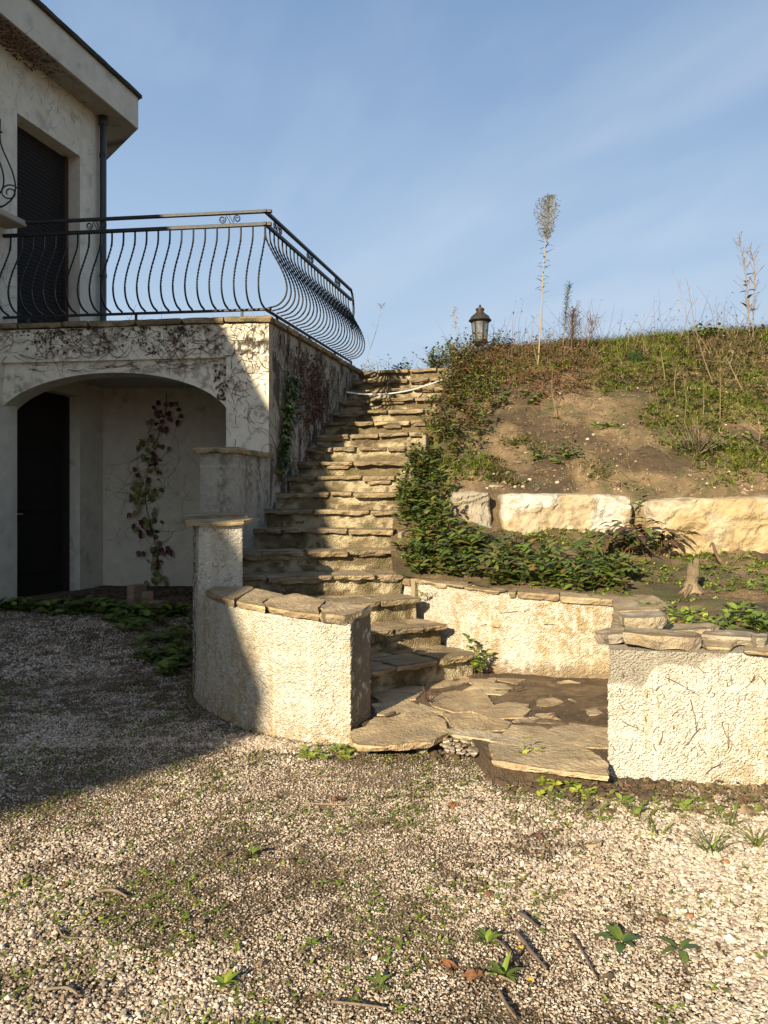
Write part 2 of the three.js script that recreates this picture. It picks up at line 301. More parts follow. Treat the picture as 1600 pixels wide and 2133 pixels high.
// stairs: the front edge of each step, left end to right end, as [x, d]
const STEPS = [null, [[-.20, 5.50], [.74, 6.22]], [[-.45, 5.92], [.50, 6.52]], [[-.85, 6.12], [.30, 6.74]], [[-1.28, 6.62], [.17, 7.06]], [[-1.40, 7.06], [.10, 7.44]]];
for (let n = 6; n <= 18; n++) { const d = 7.18 + .318 * (n - 4), c = [-.66 + .2586 * (d - 7.82), d]; STEPS[n] = [[c[0] - .76 * PX[0], c[1] - .76 * PX[1]], [c[0] + .79 * PX[0], c[1] + .79 * PX[1]]]; }
const stepH = (n) => .10 + .19 * n;
function hillEdge(d) {                                                 // where the bank begins, right of the yard's walls and of the stairs
  return table([[4.0, 1.35], [4.2, 1.35], [6.15, 1.97], [6.21, 1.58], [6.28, 1.22], [6.44, .88], [6.72, .62], [6.95, .42], [6.99, .16], [7.04, .08], [7.5, .06], [7.9, .10], [11.7, 1.10], [12, 1.1], [12.01, -30], [80, -30]], d);
}
{ // the bank on the right, up to the plateau behind the stairs and the terrace
  const m = new MB(), ds = []; for (let d = 4.22; d < 13.2; d += d < 6 ? .05 : .032) ds.push(d); for (let d = 13.2, s = .2; d < 380; s *= 1.35, d += s) ds.push(d);
  const us = []; for (let u = 0; u <= 5.8; u += .045) us.push(u); for (let u = 5.8, s = .3; u < 420; s *= 1.5, u += s) us.push(u);
  const lastRow = ds.filter((d) => d < 12).length;
  ds.forEach((d, j) => us.forEach((u) => {
    let x = hillEdge(Math.min(d, 12)) + u;
    const y = hillH(x, d);
    m.v(x, y, -d, hillCol(x, d), x, d);
  }));
  const w = us.length; for (let j = 0; j < ds.length - 1; j++) for (let i = 0; i < w - 1; i++) { const a = j * w + i; m.t(a, a + 1, a + w + 1); m.t(a, a + w + 1, a + w); }
  // the plateau left of the stair head, behind the terrace
  const ps = []; for (let d = 11.78; d < 16; d += .12) ps.push(d); for (let d = 16, s = .4; d < 380; s *= 1.5, d += s) ps.push(d);
  const xs = []; for (let x = 1.14; x > -2.6; x -= .12) xs.push(x); for (let x = -2.6, s = .3; x > -300; s *= 1.5, x -= s) xs.push(x);
  const o = m.n; ps.forEach((d) => xs.forEach((x) => m.v(x, 3.46 + (fbm(x * 2, d * 2, 4, 3) - .5) * .12 + (d - 12) * .004, -d, hillCol(x, d), x, d)));
  const pw = xs.length; for (let j = 0; j < ps.length - 1; j++) for (let i = 0; i < pw - 1; i++) { const a = o + j * pw + i; m.t(a, a + pw + 1, a + 1); m.t(a, a + pw, a + pw + 1); }
  m.build('hillside', M.soil, null, null, 'structure');
}
function hillCol(x, d) {
  const a = fbm(x * 1.4, d * 1.4, 31, 4), b = fbm(x * 12, d * 12, 32, 3), g = fbm(x * 2.1, d * 2.1, 33, 4);
  let c = mix3([.20, .138, .070], [.34, .238, .125], sst(.45, .66, a)); c = mix3(c, [.12, .082, .043], sst(.48, .66, g)); c = mul3(c, .6 + .8 * b);
  return mix3(c, [.085, .10, .03], sst(.50, .62, fbm(x * 5, d * 5, 34, 4)) * sst(.3, .6, b) * .7);
}

// ---------- house ----------
const HW = [-4.39, 8.8];                                               // the house wall's foot where the terrace front meets it
const hw = (L, o, h) => V(HW[0] + AX[0] * L + PX[0] * o, HW[1] + AX[1] * L + PX[1] * o, h);   // L metres along the wall, o metres out of it
const axL = new THREE.Vector3(AX[0], 0, -AX[1]), axO = new THREE.Vector3(PX[0], 0, -PX[1]);
const stainWall = (base, dirt, k = 1) => (p) => {
  const s = fbm(p.x * 1.8 + 3, p.y * 1.1, p.z * 1.8, 4), f = fbm(p.x * 26, p.y * 26, p.z * 26, 3), st = fbm(p.x * 9, p.y * .9, p.z * 9, 4), q = fbm(p.x * 5, p.y * 5, p.z * 5, 4);
  let c = mul3(base, .88 + .24 * f);
  c = mix3(c, dirt, sst(.50, .72, st) * sst(.38, .6, f) * .55 * k);
  c = mix3(c, [.20, .17, .12], sst(.60, .66, q) * sst(.42, .55, f) * .55 * k);
  return mix3(c, [.05, .043, .03], sst(.67, .71, q) * .8 * k * sst(.40, .5, f));
};
const house = thing('villa', 'pale rendered villa with brown shuttered door and deep eaves at the left edge', 'house', hw(0, 0, .3));
{
  const C = stainWall([.72, .665, .535], [.42, .35, .24], .3), m = new MB();
  const rect = (L0, L1, h0, h1, o = 0, s = .06, cf = C) => m.grid(Math.max(1, Math.round((L1 - L0) / s)), Math.max(1, Math.round((h1 - h0) / s)), (u, v) => hw(lerp(L0, L1, u), o, lerp(h0, h1, v)), { col: cf, us: L1 - L0, vs: h1 - h0, flip: false });
  const D0 = .27, D1 = 1.44, T0 = 6.10, B1 = 2.92;                       // the two door openings, one above the other
  rect(-2.2, D0, -.2, 7.0); rect(D1, 1.95, -.2, 7.0); rect(D0, D1, T0, 7.0); rect(D0, D1, B1, 3.45);
  rect(-19.4, -2.2, -.2, 7.0, 0, .8);
  for (const [h0, h1] of [[.2, B1], [3.45, T0]]) {                        // reveals of both doors
    m.grid(6, 50, (u, v) => hw(D1, -u * .24, lerp(h0, h1, v)), { col: C, us: .24, vs: h1 - h0, flip: true });
    m.grid(6, 50, (u, v) => hw(D0, -u * .24, lerp(h0, h1, v)), { col: C, us: .24, vs: h1 - h0 });
    m.grid(20, 6, (u, v) => hw(lerp(D0, D1, u), -v * .24, h1), { col: C, us: 1.1, vs: .24, flip: false });
  }
  // far end turning back to the left, and the body behind the wall
  const e = [-Math.sin(39 * Math.PI / 180), Math.cos(39 * Math.PI / 180)];
  m.grid(40, 60, (u, v) => { const p = hw(1.95, 0, lerp(-.2, 7, v)); p.x += e[0] * 9 * u; p.z -= e[1] * 9 * u; return p; }, { col: C, us: 9, vs: 7, flip: false });
  const en = [-Math.sin(44 * Math.PI / 180), -Math.cos(44 * Math.PI / 180)];
  m.grid(8, 8, (u, v) => { const p = hw(-19.4, 0, lerp(-.2, 7, v)); p.x += en[0] * 9 * u; p.z -= en[1] * 9 * u; return p; }, { col: C, us: 8, vs: 7, flip: true });
  m.build('wall', M.plaster, house);
  const dk = (p) => mul3([.011, .0075, .005], .7 + .6 * fbm(p.x * 20, p.y * 2, p.z * 20, 3));
  // lower door: a panelled leaf in a frame
  const door = new MB().box(hw((D0 + D1) / 2, -.235, 1.6), axL, UP, axO, (D1 - D0) / 2, 1.32, .02, dk).build('door', M.wood, house, 'dark brown panelled door under the arch');
  const fr = new MB(); for (const L of [D0 + .04, D1 - .04]) fr.box(hw(L, -.19, 1.62), axL, UP, axO, .038, 1.29, .035, (p) => mul3(dk(p), 2.0)); fr.box(hw((D0 + D1) / 2, -.19, B1 - .045), axL, UP, axO, (D1 - D0) / 2 - .081, .04, .035, dk); fr.build('door_frame', M.wood, door);
  for (const [h0, h1] of [[.62, 1.28], [1.40, 2.05], [2.17, 2.75]]) { const f = new MB(); f.box(hw((D0 + D1) / 2, -.203, (h0 + h1) / 2), axL, UP, axO, .36, (h1 - h0) / 2, .012, dk, .01); f.build('panel', M.wood, door); }
  const hd = new MB(); hd.box(hw(D0 + .17, -.208, 1.33), axL, UP, axO, .02, .11, .005, [.35, .34, .31]); hd.tube([hw(D0 + .17, -.203, 1.37), hw(D0 + .17, -.15, 1.37), hw(D0 + .27, -.15, 1.37)], .009, 6, [.4, .39, .36]); hd.build('handle', M.iron, door);
  // upper door: a closed roller shutter of narrow slats
  const sh = new MB().box(hw((D0 + D1) / 2, -.237, 4.78), axL, UP, axO, (D1 - D0) / 2, 1.33, .015, dk).build('shutter', M.wood, house, 'dark brown slatted shutter of the upper door');
  for (let h = 3.5; h < 6.06; h += .052) new MB().box(hw((D0 + D1) / 2, -.216, h), axL, UP, axO, (D1 - D0) / 2 - .065, .0235, .007, dk, .004).build('slat', M.wood, sh);
  const g2 = new MB(); for (const L of [D0 + .032, D1 - .032]) g2.box(hw(L, -.20, 4.78), axL, UP, axO, .03, 1.315, .028, (p) => mul3([.06, .028, .018], .8 + .4 * vn(p.x * 9, p.y * 9, p.z * 9))); g2.build('shutter_rail', M.wood, sh);
  // window near the left edge: sill, recess and a bellied iron grille
  const wn = new MB().box(hw(-.68, .004, 5.35), axL, UP, axO, .6, .62, .012, [.02, .018, .016]).build('window', M.wood, house);
  new MB().box(hw(-.68, .13, 4.70), axL, UP, axO, .78, .035, .15, [.42, .36, .28], .01).build('window_sill', M.plaster, wn);
  for (const L of [-1.2, -1.0, -.8, -.6, -.42, -.24, -.06]) {
    const pr = [[5.86, .05], [5.62, .05], [5.5, .09], [5.38, .15], [5.2, .23], [5.05, .255], [4.95, .22], [4.88, .12], [4.86, .05]];
    new MB().tube(curve(pr.map(([h, o]) => hw(L, o, h)), 26), .009, 6, [.014, .014, .015]).build('grille_bar', M.iron, wn);
  }
  { const g = new MB(); for (const h of [5.72, 4.87]) g.tube([hw(-1.3, .05, h), hw(-.03, .05, h)], .011, 4, [.014, .014, .015]);
    const sp = []; for (let k = 0; k <= 40; k++) { const a = k / 40 * Math.PI * 3.2, R = .10 * (1 - k / 55); sp.push(hw(-.04 + Math.cos(a) * R * .4, .16 + Math.cos(a) * R, 5.02 + Math.sin(a) * R)); } g.tube(sp, .008, 6, [.014, .014, .015]); g.build('grille_frame', M.iron, wn); }
  // eaves: soffit, fascia, roof edge
  const ov = .36, so = 6.815, ft = 7.236, E1 = 2.249, tip = hw(E1, ov, so), e2 = (s, h) => V(tip.x + e[0] * s, -tip.z + e[1] * s, h);
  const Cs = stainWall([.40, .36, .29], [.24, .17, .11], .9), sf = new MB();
  sf.grid(500, 12, (u, v) => hw(lerp(-19.75, E1, u), lerp(-.05, ov - .01, v), so), { col: Cs, us: 21, vs: .5, flip: true });
  sf.grid(30, 6, (u, v) => { const p = e2(lerp(0, 8, u), so + .001); const q = hw(1.5, -.3, so + .001); return p.lerp(new THREE.Vector3(q.x + e[0] * 8 * u, so + .001, q.z - e[1] * 8 * u), v); }, { col: Cs, us: 8, vs: .5, flip: true });
    const fa = new MB(), Cf = stainWall([.64, .60, .49], [.34, .30, .22], .3);
  fa.grid(300, 10, (u, v) => hw(lerp(-19.75, E1, u), ov, lerp(so - .012, ft, v)), { col: Cf, us: 21, vs: .4 });
  fa.grid(60, 10, (u, v) => e2(u * 8, lerp(so - .012, ft, v)), { col: Cf, us: 8, vs: .4 });
  fa.grid(300, 2, (u, v) => hw(lerp(-19.75, E1, u), ov - .03 * v, so - .012), { col: Cf, us: 21, vs: .03, flip: true });
  fa.grid(10, 10, (u, v) => { const p = hw(-19.75, ov, lerp(so - .012, ft, v)); p.x += en[0] * 9 * u; p.z -= en[1] * 9 * u; return p; }, { col: Cf, us: 8, vs: .4, flip: true });
  sf.grid(10, 4, (u, v) => { const p = hw(-19.75, ov - .01, so), q = hw(-19.3, -.05, so); p.x += en[0] * 9 * u; p.z -= en[1] * 9 * u; q.x += en[0] * 9 * u; q.z -= en[1] * 9 * u; return p.lerp(q, v); }, { col: Cs, us: 8, vs: .6 });
  fa.build('fascia', M.plaster, house); sf.build('soffit', M.plaster, house);
  const rf = new MB(), edge = (L) => ft + .05 + (fbm(L * 6, 2, 3, 3) - .5) * .02, Cr = (p) => mul3(mix3([.10, .085, .06], [.045, .05, .022], sst(.4, .6, fbm(p.x * 8, p.y * 8, p.z * 8, 3))), 1);
  rf.grid(400, 1, (u, v) => { const L = lerp(-19.77, E1 + .03, u); return hw(L, ov + .045 + (fbm(L * 9, 1, 1, 3) - .5) * .03, v ? edge(L) : ft + .001); }, { col: Cr });
  rf.grid(400, 1, (u, v) => { const L = lerp(-19.77, E1 + .03, u); return hw(L, v ? ov + .045 + (fbm(L * 9, 1, 1, 3) - .5) * .03 : ov - .2, ft + .001); }, { col: Cr });
  rf.grid(60, 1, (u, v) => { const p = e2(u * 8, v ? ft + .05 : ft + .001); p.x += .04; return p; }, { col: Cr });
  rf.grid(60, 12, (u, v) => { const L = lerp(lerp(-19.77, -25, v), E1 + .03, u); return hw(L - v * .001, lerp(ov + .045, -8, v), lerp(edge(L), ft + 1.3, v)); }, { col: Cr });
  rf.grid(20, 4, (u, v) => { const p = e2(u * 8, ft + .05); return p.lerp(hw(-6, -8, ft + 1.3), v); }, { col: Cr });
  rf.build('roof', M.rock, house);
  const dp = new MB(), grey = (p) => mul3([.040, .045, .052], .8 + .4 * 0.5);
  dp.tube([hw(1.84, .075, 3.4), hw(1.84, .075, 5.0), hw(1.84, .075, 6.81)], .045, 18, [.028, .030, .034]);
  for (const h of [6.25, 4.6]) dp.tube([hw(1.84, .075, h), hw(1.84, .075, h + .05)], .051, 18, [.026, .028, .032]);
  dp.tube([hw(1.84, .075, 6.69), hw(1.84, .075, 6.811)], .06, 18, [.03, .033, .038]);
  dp.build('downpipe', M.plastic, house, 'slate grey rainwater pipe at the house corner');
}

// ---------- terrace ----------
const TC = [-1.26, 8.41], FA = 7 * Math.PI / 180;                       // its front right corner; the front runs left from there
const fr = (s, o, h) => V(TC[0] - Math.cos(FA) * s - Math.sin(FA) * o, TC[1] + Math.sin(FA) * s - Math.cos(FA) * o, h);
const sd = (s, o, h) => V(TC[0] + AX[0] * s + PX[0] * o, TC[1] + AX[1] * s + PX[1] * o, h);
const axF = new THREE.Vector3(-Math.cos(FA), 0, -Math.sin(FA)), axN = new THREE.Vector3(-Math.sin(FA), 0, Math.cos(FA));
const terrace = thing('terrace', 'raised terrace with white rendered front and a low arch beneath its parapet', 'terrace', fr(1.6, 0, .3));
{
  const under = (p) => {                                               // dark lichen and rain stains below the coping, thick and patchy
    const f = fbm(p.x * 24, p.y * 24, p.z * 24, 3), q = fbm(p.x * 2.1 + 5, p.y * .8, p.z * 2.1, 4), r = fbm(p.x * 7, p.y * 5, p.z * 7, 4);
    let c = stainWall([.80, .74, .60], [.42, .33, .20], .5)(p);
    const spot = sst(.50, .62, q) * sst(.40, .62, r) * sst(2.95, 3.2, p.y + (r - .5) * .3);
    c = mix3(c, [.05, .042, .03], spot * sst(.35, .55, f) * .95);
    return mix3(c, [.30, .20, .14], sst(.56, .66, fbm(p.x * 3, p.y * 4, p.z * 3, 4)) * sst(.4, .55, f) * .6);
  };
  const rough = (p) => (fbm(p.x * 16, p.y * 16, p.z * 16, 3) - .5) * .012;
  const arch = (s) => { const q = (s - 1.85) / 1.37; return q * q >= 1 ? 2.53 : 2.37 + .605 * Math.sqrt(Math.max(0, 1 - q * q * .93)); };
  const m = new MB();
  m.grid(260, 38, (u, v) => { const s = lerp(.478, 3.25, u); return fr(s, -.05, lerp(arch(s), 3.16, v)); }, { col: under, disp: rough, us: 2.8, vs: .6, flip: true });
  m.grid(120, 10, (u, v) => { const s = lerp(.478, 3.25, u); return fr(s, lerp(-.05, -.34, v), arch(s)); }, { col: stainWall([.62, .58, .48], [.35, .28, .18], .6), us: 2.8, vs: .3, flip: false });
  m.grid(60, 10, (u, v) => { const s = lerp(.478, 3.25, u); return fr(s, -.34, lerp(arch(s), 3.1, v)); }, { col: under, us: 2.8, vs: .6 });
  m.build('arch_wall', M.plaster, terrace);
  const b = new MB();
  b.grid(280, 32, (u, v) => fr(lerp(.478, 3.25, u), 0, lerp(3.105, 3.475, v)), { col: under, disp: rough, us: 2.8, vs: .37, flip: true });
  b.grid(200, 4, (u, v) => fr(lerp(.478, 3.25, u), -.07 * v, 3.105), { col: under, us: 2.8, vs: .06 });
  b.build('parapet', M.plaster, terrace);
  const p = new MB();
  p.grid(46, 150, (u, v) => fr(.482 - .482 * u, 0, lerp(.0, 3.475, v)), { col: under, disp: rough, us: .49, vs: 3.4 });
  p.grid(30, 150, (u, v) => fr(.482, -.34 * u, lerp(.0, 3.11, v)), { col: under, us: .34, vs: 3.4, flip: true });
  p.build('corner_pillar', M.plaster, terrace);
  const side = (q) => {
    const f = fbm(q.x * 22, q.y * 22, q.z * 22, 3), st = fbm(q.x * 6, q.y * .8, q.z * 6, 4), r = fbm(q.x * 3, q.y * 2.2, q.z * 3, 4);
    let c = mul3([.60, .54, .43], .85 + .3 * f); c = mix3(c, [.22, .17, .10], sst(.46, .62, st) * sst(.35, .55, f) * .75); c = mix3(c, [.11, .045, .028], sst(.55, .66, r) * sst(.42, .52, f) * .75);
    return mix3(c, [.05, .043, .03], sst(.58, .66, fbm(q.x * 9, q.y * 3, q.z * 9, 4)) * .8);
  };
  const sw = new MB();
  sw.grid(240, 190, (u, v) => sd(u * 3.5, 0, lerp(.9, 3.475, v)), { col: side, disp: (q, u) => roughcast(.012, .03)(q) * sst(0, .01, u), us: 3.5, vs: 2.6 });
  sw.build('side_wall', M.render, terrace, 'roughcast terrace side wall streaked brown above the stairs');
  // the room behind the arch: back wall, right wall, ceiling and floor; the deck above
  const rc = new MB(), Cb = stainWall([.62, .56, .44], [.34, .28, .17], .32);
  const A = hw(1.945, -.02, 0), B = fr(.30, -2.1, 0), P2 = (u, h) => new THREE.Vector3(lerp(A.x, B.x, u), h, lerp(A.z, B.z, u));
  rc.grid(90, 90, (u, v) => P2(u, lerp(.2, 3.1, v)), { col: Cb, us: 2.6, vs: 2.9 });
  rc.grid(30, 60, (u, v) => { const a = fr(.30, -2.1, 0), b2 = fr(.30, -.2, 0); return new THREE.Vector3(lerp(a.x, b2.x, u), lerp(.2, 3.1, v), lerp(a.z, b2.z, u)); }, { col: Cb, us: 2, vs: 2.9 });
  rc.build('recess_wall', M.plaster, terrace);
  const ce = new MB(); ce.grid(10, 8, (u, v) => { const a = fr(lerp(.3, 3.22, u), -.34, 3.1), c = P2(1 - u, 3.1); return a.lerp(c, v); }, { col: [.5, .47, .4], us: 3, vs: 2 }); ce.build('ceiling', M.plaster, terrace);
  const fl = new MB(); fl.grid(60, 40, (u, v) => { const a = fr(lerp(.3, 3.22, u), -.1, .345), c = P2(1 - u, .36); const q = a.lerp(c, v); q.y += (fbm(q.x * 6, q.z * 6, 3, 3) - .5) * .02; return q; }, { col: (q) => mix3([.20, .14, .09], [.10, .065, .04], sst(.45, .6, fbm(q.x * 4, q.z * 4, 6, 4))), us: 3, vs: 2, flip: true }); fl.build('recess_floor', M.soil, terrace);
  const dk = new MB(); dk.grid(20, 20, (u, v) => { const a = fr(3.22 * u, -.02, 3.46), c = sd(3.5, 0, 3.46); if (u > 0) { const e = hw(3.4, 0, 3.46); c.lerp(e, u); } return a.lerp(c, v); }, { col: [.36, .32, .26], us: 3, vs: 3, flip: true }); dk.build('deck', M.stone, terrace);
  // coping stones along the front and the side
  const r = rng(41); let s = -.04, k = 0;
  while (s < 3.2) { const w = .3 + r() * .28, a = fr(s, .05, 0), b2 = fr(Math.min(3.24, s + w - .008), .05, 0), c = fr(Math.min(3.24, s + w - .008), -.3, 0), d = fr(s, -.3, 0); meshOf(slab([a, b2, c, d].map((q) => [q.x, -q.z]), 3.535 + r() * .012, .058, 400 + k, mul3(STONE[k++ % 5], .8), { jit: .01, moss: .7 }), M.stone, 'coping_stone', terrace); s += w; }
  s = .05; while (s < 3.45) { const w = .28 + r() * .3, a = sd(s, .055, 0), b2 = sd(s + w - .01, .055, 0), c = sd(s + w - .01, -.3, 0), d = sd(s, -.3, 0); meshOf(slab([a, b2, c, d].map((q) => [q.x, -q.z]), 3.53 + r() * .015, .056, 440 + k, mul3(STONE[k++ % 5], .75), { jit: .012, moss: .6 }), M.stone, 'coping_stone', terrace); s += w; }
}

// ---------- balcony railing ----------
{
  const t = thing('balcony_railing', 'black wrought iron railing with bellied bars on the terrace edge', 'railing', fr(0, -.05, 3.53));
  const K = [.012, .0125, .0135], K2 = (p) => mul3(K, .8 + 1.2 * sst(.5, .7, fbm(p.x * 30, p.y * 30, p.z * 30, 3)));
  const O = -.06, hT = 4.715, hM = 4.575, hB = 3.635;
  const bar = (name, A, B, hx, hy, parent) => { const d = B.clone().sub(A), L = d.length(); d.normalize(); const n = new THREE.Vector3().crossVectors(d, UP).normalize(); return new MB().box(A.clone().add(B).multiplyScalar(.5), d, UP, n, L / 2, hy, hx, K2, .003).build(name, M.iron, parent); };
  bar('handrail', fr(3.2, O, hT), fr(-.018, O, hT), .021, .016, t); bar('handrail', sd(.022, O, hT), sd(3.28, O, hT), .021, .016, t);
  bar('middle_rail', fr(3.2, O, hM), fr(-.016, O, hM), .018, .019, t); bar('middle_rail', sd(.02, O, hM), sd(3.29, O, hM), .018, .019, t);
  bar('bottom_rail', fr(3.2, O, hB), fr(-.014, O, hB), .016, .013, t); bar('bottom_rail', sd(.018, O, hB), sd(3.29, O, hB), .016, .013, t);
  const prof = [[hM, 0], [hM - .10, 0], [hM - .17, .012], [hM - .32, .085], [hM - .50, .185], [hM - .64, .24], [hM - .74, .252], [hM - .83, .225], [hM - .90, .15], [hB + .012, .03]];
  const baluster = (f, s) => new MB().tube(curve(prof.map(([h, o]) => f(s, O + o, h)), 40), .0118, 4, K2, { twist: (u) => (u < .22 || u > .62 ? 0 : (u - .22) * 46) }).build('baluster', M.iron, t);
  for (let s = .06; s < 3.18; s += .1365) baluster(fr, s);
  for (let s = .05; s < 3.26; s += .1235) baluster(sd, s);
  bar('end_post', sd(3.30, O, 3.5), sd(3.30, O, hM + .07), .016, .016, t).rotation.set(0, 0, 0);
  { const m = new MB(); m.tube(curve([sd(3.27, O, hT), sd(3.31, O, hT - .02), sd(3.335, O + .01, hT - .10), sd(3.345, O + .02, hT - .3), sd(3.33, O + .0, hT - .52), sd(3.305, O, hT - .58)], 18), .018, 6, K2); m.build('end_scroll', M.iron, t); }
  for (const s of [.32, 1.55, 2.85]) new MB().box(fr(s, O, 3.575), axF, UP, axN, .013, .048, .013, K2).build('foot', M.iron, t);
  for (const s of [.38, 1.45, 2.5, 3.29]) new MB().box(sd(s, O, 3.575), axL, UP, axO, .013, .048, .013, K2).build('foot', M.iron, t);
  const scroll = (f, s) => {
    const m = new MB(), R = .046, hm = (hM + .016 + hT - .011) / 2;
    for (const k of [-1, 1]) {
      const pts = []; for (let i = 0; i <= 34; i++) { const a = i / 34 * Math.PI * 2.9, q = R * (1 - i / 48); pts.push(f(s + k * (.085 - Math.cos(a - .6) * q * .9 * 1), O, hm + k * .0 - Math.sin(a - .6) * q * k)); }
      m.tube(pts, .0075, 4, K);
      m.tube([f(s + k * .045, O, hm + k * .052), f(s - k * .012, O, hm - k * .052)], .0055, 4, K);
    }
    m.build('scroll', M.iron, t);
  };
  scroll(fr, .46); scroll(fr, 2.02); scroll(sd, .40); scroll(sd, 1.48); scroll(sd, 2.62);
}

// ---------- staircase ----------
const stairs = thing('staircase', 'long outdoor staircase of rough flagstone treads climbing the bank beside the terrace', 'staircase', V(.1, 5.9, .1));
{
  const rc = roughcast(.009, .02);
  const C = (p) => {
    const f = fbm(p.x * 28, p.y * 28, p.z * 28, 3), q = fbm(p.x * 3.5, p.y * 5, p.z * 3.5, 4), g = fbm(p.x * 6 + 4, p.y * 6, p.z * 6, 4);
    let c = mul3([.62, .52, .33], .7 + .6 * f); c = mix3(c, [.17, .125, .055], sst(.45, .60, q) * .85); c = mix3(c, [.13, .12, .04], sst(.52, .64, g) * sst(.4, .55, f) * .7);
    return mix3(c, [.15, .10, .055], sst(.60, .68, fbm(p.x * 9, p.y * 14, p.z * 9, 4)) * .85);
  };
  for (let n = 1; n <= 18; n++) {
    const [Lp, Rp] = STEPS[n], h1 = stepH(n), h0 = h1 - .19, w = Math.hypot(Rp[0] - Lp[0], Rp[1] - Lp[1]), ux = [(Rp[0] - Lp[0]) / w, (Rp[1] - Lp[1]) / w], bk = [-ux[1], ux[0]];
    const q = (s, b, h) => V(Lp[0] + ux[0] * s + bk[0] * b, Lp[1] + ux[1] * s + bk[1] * b, h), pl = (s, b) => [Lp[0] + ux[0] * s + bk[0] * b, Lp[1] + ux[1] * s + bk[1] * b];
    const m = new MB(), deep = n < 18 ? .42 : .5, sk = n === 4 || n === 8 || n === 12;
    m.grid(Math.round(w / .013), 16, (u, v) => { const s = u * w; const lump = (fbm(s * 2.2, n * 3.1, 1, 3) - .5) * .02; return q(s, .035 + (1 - v) * .008 + lump, lerp(h0 - .06, h1 - .012, v)); }, { col: C, disp: (p) => rc(p) + (sk ? sst(.4, .6, fbm(p.x * 7, p.y * 16, p.z * 7, 3)) * .02 : 0), us: w, vs: .2 });
    m.grid(Math.round(w / .05), 6, (u, v) => q(u * w, lerp(.03, deep, v), h1 - .014 + (fbm(u * w * 6, v * 3, n, 3) - .5) * .012), { col: (p) => mul3(mix3([.15, .10, .06], [.23, .17, .11], fbm(p.x * 8, p.z * 8, 3, 3)), .6 + .8 * fbm(p.x * 30, p.z * 30, 5, 2)), us: w, vs: .4 });
    m.grid(8, 4, (u, v) => q(w - .001, lerp(.035, deep, u), lerp(h0, h1 - .014, v)), { col: C, us: .4, vs: .2 });
    m.build('riser', M.render, stairs);
    // the tread: three to five stones side by side, uneven noses; a second row where the steps fan out
    const r = rng(700 + n), cnt = n < 5 ? 3 + (n === 1 ? 0 : 1) : 3 + Math.floor(r() * 3); let s = 0; const ws = []; let tot = 0; for (let i = 0; i < cnt; i++) { const k = .6 + r(); ws.push(k); tot += k; }
    ws.forEach((k, i) => {
      const len = k / tot * w, g = .006 + r() * .008, a = s + (i ? g : -.02), b = s + len - (i < cnt - 1 ? g : 0), front = -.04 + (r() - .5) * .04, back = n < 5 ? .27 + r() * .1 : .33, dy = (r() - .5) * .012, th = .040 + r() * .018, tl = (r() - .5) * .03;
      s += len; if (b - a < .08) return;
      const mid = (a + b) / 2, poly = [pl(a, front + (r() - .5) * .03), pl(mid, front + (r() - .5) * .03), pl(b, front + (r() - .5) * .03), pl(b + (r() - .5) * .03, back), pl(a + (r() - .5) * .03, back)];
      const c0 = pl(mid, .1);
      meshOf(slab(poly, (x, d) => h1 + dy + tl * ((x - c0[0]) * ux[0] + (d - c0[1]) * ux[1]) - .02 * 0, th, 800 + n * 10 + i, mul3(STONE[Math.floor(r() * 5)], .62 + r() * .3), { jit: .017, rough: .007, moss: n > 5 ? .6 : .4, step: n < 7 ? .022 : .03, bev: .4 }), M.stone, 'tread_stone', stairs);
      if (r() < .4 && n > 3) { const sh = pl(mid + (r() - .5) * .1, .02), hw2 = (b - a) * (.25 + r() * .2); meshOf(slab([pl(mid - hw2, -.015), pl(mid + hw2, -.02), pl(mid + hw2, .1), pl(mid - hw2, .1)], h1 - th + .004, .025 + r() * .02, 1000 + n * 10 + i, mul3(STONE[i % 5], .8), { jit: .014, step: .05 }), M.stone, 'packing_stone', stairs); }
    });
    if (n < 5) { let t2 = .02; let i = 0; while (t2 < w - .1) { const L = .25 + r() * .35, e = Math.min(w, t2 + L); meshOf(slab([pl(t2 + .01, .33), pl(e - .01, .33 + r() * .03), pl(e - .01, .6), pl(t2 + .01, .6)], h1 - .004 + r() * .006, .04, 1200 + n * 10 + i++, STONE[Math.floor(r() * 5)], { jit: .02 }), M.stone, 'tread_stone', stairs); t2 += L; } }
  }
  // the upright slab at the right end of step ten
  const a = STEPS[11][1]; new MB().box(V(a[0] - .02, a[1] - .05, stepH(11) - .02), axO, UP, axL, .022, .13, .09, [.36, .30, .2], .008).build('edge_stone', M.stone, stairs);
}

// ---------- the walls of the stair foot ----------
const wallCol = (seed, warm = 1) => (p) => {
  const f = fbm(p.x * 30, p.y * 30, p.z * 30, 3), g = vn(p.x * 90, p.y * 90, p.z * 90), st = fbm(p.x * 7 + seed, p.y * .7, p.z * 7, 4), q = fbm(p.x * 2.4 + seed, p.y * 2, p.z * 2.4, 4);
  let c = mul3([.84, .79, .665], .86 + .2 * f);
  c = mix3(c, [.58, .42, .19], sst(.46, .66, st) * sst(.34, .6, f) * .6 * warm);
  c = mix3(c, [.46, .35, .19], sst(.50, .66, q) * sst(.40, .62, f) * .28 * warm);
  return mix3(c, [.26, .19, .10], sst(.66, .76, g) * sst(.42, .60, fbm(p.x * 12 + seed, p.y * 9, p.z * 12, 3)) * .55);
};
const OUT = [[-.209, 4.77], [-.48, 4.835], [-.75, 4.99], [-1.04, 5.24], [-1.30, 5.60], [-1.47, 5.95], [-1.55, 6.3], [-1.65, 6.9], [-1.79, 7.5]];
const INN = [[-1.48, 7.5], [-1.33, 6.9], [-1.20, 6.45], [-1.08, 5.86], [-.96, 5.66], [-.76, 5.42], [-.45, 5.19], [-.088, 5.06]];
